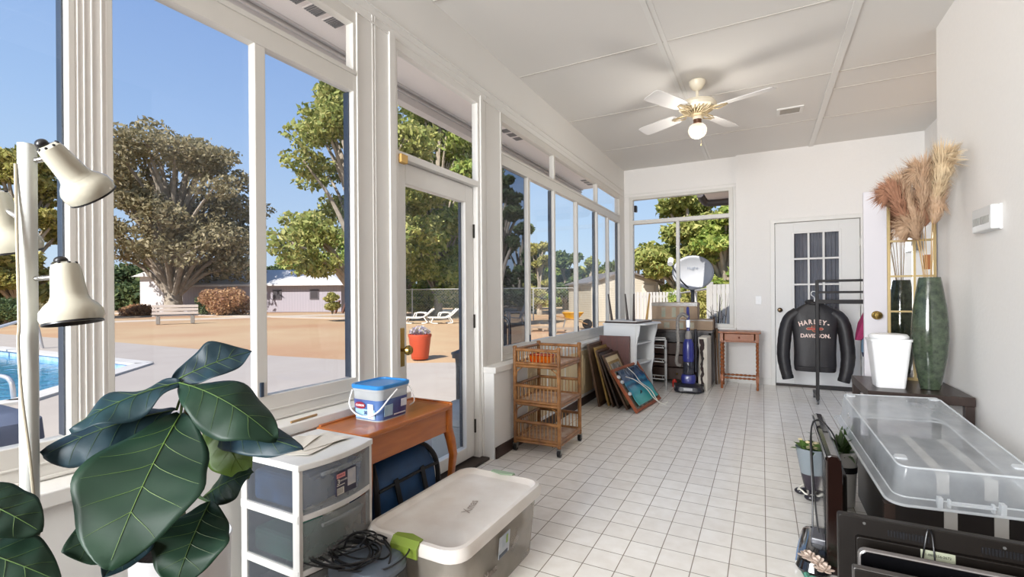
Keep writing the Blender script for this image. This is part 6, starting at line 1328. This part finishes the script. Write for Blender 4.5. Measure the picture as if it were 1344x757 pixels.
# low eave with dark gutter beyond the back window
ea = structure(MB().box(-.80,7.42,2.80,2.4,8.62,2.83).build('trim_9', SOF)); GU = mat('dark_gutter', '4c4644', .5)
MB().tube(bez([(2.4,8.66,2.76),(.2,8.66,2.76),(-.72,8.66,2.76),(-.86,8.60,2.80),(-.90,8.46,2.88)], 6), .065, 10).build('gutter', GU, ea, smooth=True)
MB().box(-.82,7.42,2.83,2.4,8.60,3.3).build('roof_edge', SOF, ea)
sp_ = tag(MB().box(-1.76,7.395,2.50,-1.715,7.47,2.60).build('flood_light', BLACK, bevel=.01), 'small black fitting outside the top left corner of the back window', 'light fitting')
# flowers in the red pot
b = leaf_mesh('blossom', [(0,0,.62),(-.15,0,.60),(.16,0,.62)], [.13,.1,.1], 160, .05, foliage_mat('pale_blossom', 'c8c0b8', 'a8a0c0', 'd0c898'), np.random.RandomState(3)); o = bpy.data.objects.new('flowers', b); COL.objects.link(o); o.location = (-6.62,8.2,GZ); tag(o, 'mauve and cream flowers growing in the terracotta red pot', 'flowers')
# things beside the house
for i,(x,y) in enumerate(((-31.9,28.4),(-31.4,28.7))):
    tag(MB().bar((x,y,GZ),(x+.4,y+.1,.9),.18,.12).build('timber_offcut', mat('brown_timber','6e4a3c',.8)), ('left','right')[i]+' of two brown timbers leaning by the far end of the house', 'timber', 'timbers by the house')
# ------------------------------------------------------------------ light, sky, camera
w = bpy.data.worlds.new('sky'); S.world = w; w.use_nodes = True; nt = w.node_tree; bg_ = nt.nodes['Background']
tc = nt.nodes.new('ShaderNodeTexCoord'); sx = nt.nodes.new('ShaderNodeSeparateXYZ'); rp = nt.nodes.new('ShaderNodeValToRGB'); nt.links.new(tc.outputs['Generated'], sx.inputs[0]); nt.links.new(sx.outputs['Z'], rp.inputs['Fac']); nt.links.new(rp.outputs['Color'], bg_.inputs['Color'])
e = rp.color_ramp.elements; e[0].position = 0; e[0].color = srgb('cfe0ee'); e[1].position = 1; e[1].color = srgb('5a86c4')
for p_, c in ((.12,'bcd6f0'),(.30,'a2c2ec'),(.50,'88aadf')): x = e.new(p_); x.color = srgb(c)
bg_.inputs['Strength'].default_value = SKY
def light(kind, name, loc, target, energy, col, size=None, sy=None, angle=None):
    l = bpy.data.lights.new(name, kind); l.energy = energy; l.color = col
    if size: l.shape = 'RECTANGLE'; l.size = size; l.size_y = sy
    if angle: l.angle = angle
    o = bpy.data.objects.new(name, l); COL.objects.link(o); o.location = loc; o.rotation_euler = (Vector(target)-Vector(loc)).to_track_quat('-Z', 'Y').to_euler(); return o
light('SUN', 'sun', (0,-20,20), (-1.6,0,2.0), SUN, (1,.95,.88), angle=math.radians(.6))
light('AREA', 'near_end_fill', (-1.5,-3.3,1.8), (1.15,3.6,1.7), AREA, (.96,.98,1), 1.5, 2.0)  # added fill lamp behind the camera, brightens the deep room
light('AREA', 'hidden_side_fill', (1.66,5.65,1.6), (-1.5,5.5,1.5), SIDE, (.96,.98,1), 1.8, 2.4)  # added fill lamp hidden by the near right wall
l = bpy.data.lights.new('fan_lamp', 'POINT'); l.energy = 11; l.color = (1,.95,.88); l.shadow_soft_size = .12; o = bpy.data.objects.new('fan_lamp', l); COL.objects.link(o); o.location = (-.5,4.5,2.55)
cam = bpy.data.cameras.new('camera'); cam.sensor_width = 36; cam.lens = 621.4/1344*36; cam.shift_y = 9/1344; cam.clip_start = .05; cam.clip_end = 500
co = bpy.data.objects.new('camera', cam); COL.objects.link(co); co.matrix_world = T(0,0,1.22) @ Matrix.Rotation(.4863, 4, 'Z') @ Matrix.Rotation(PI/2, 4, 'X') @ Matrix.Rotation(-.0075, 4, 'Z')
S.camera = co
S.view_settings.view_transform = 'Standard'; S.view_settings.look = 'None'; S.view_settings.gamma = 1; S.view_settings.exposure = EXPO; S.view_settings.use_curve_mapping = False
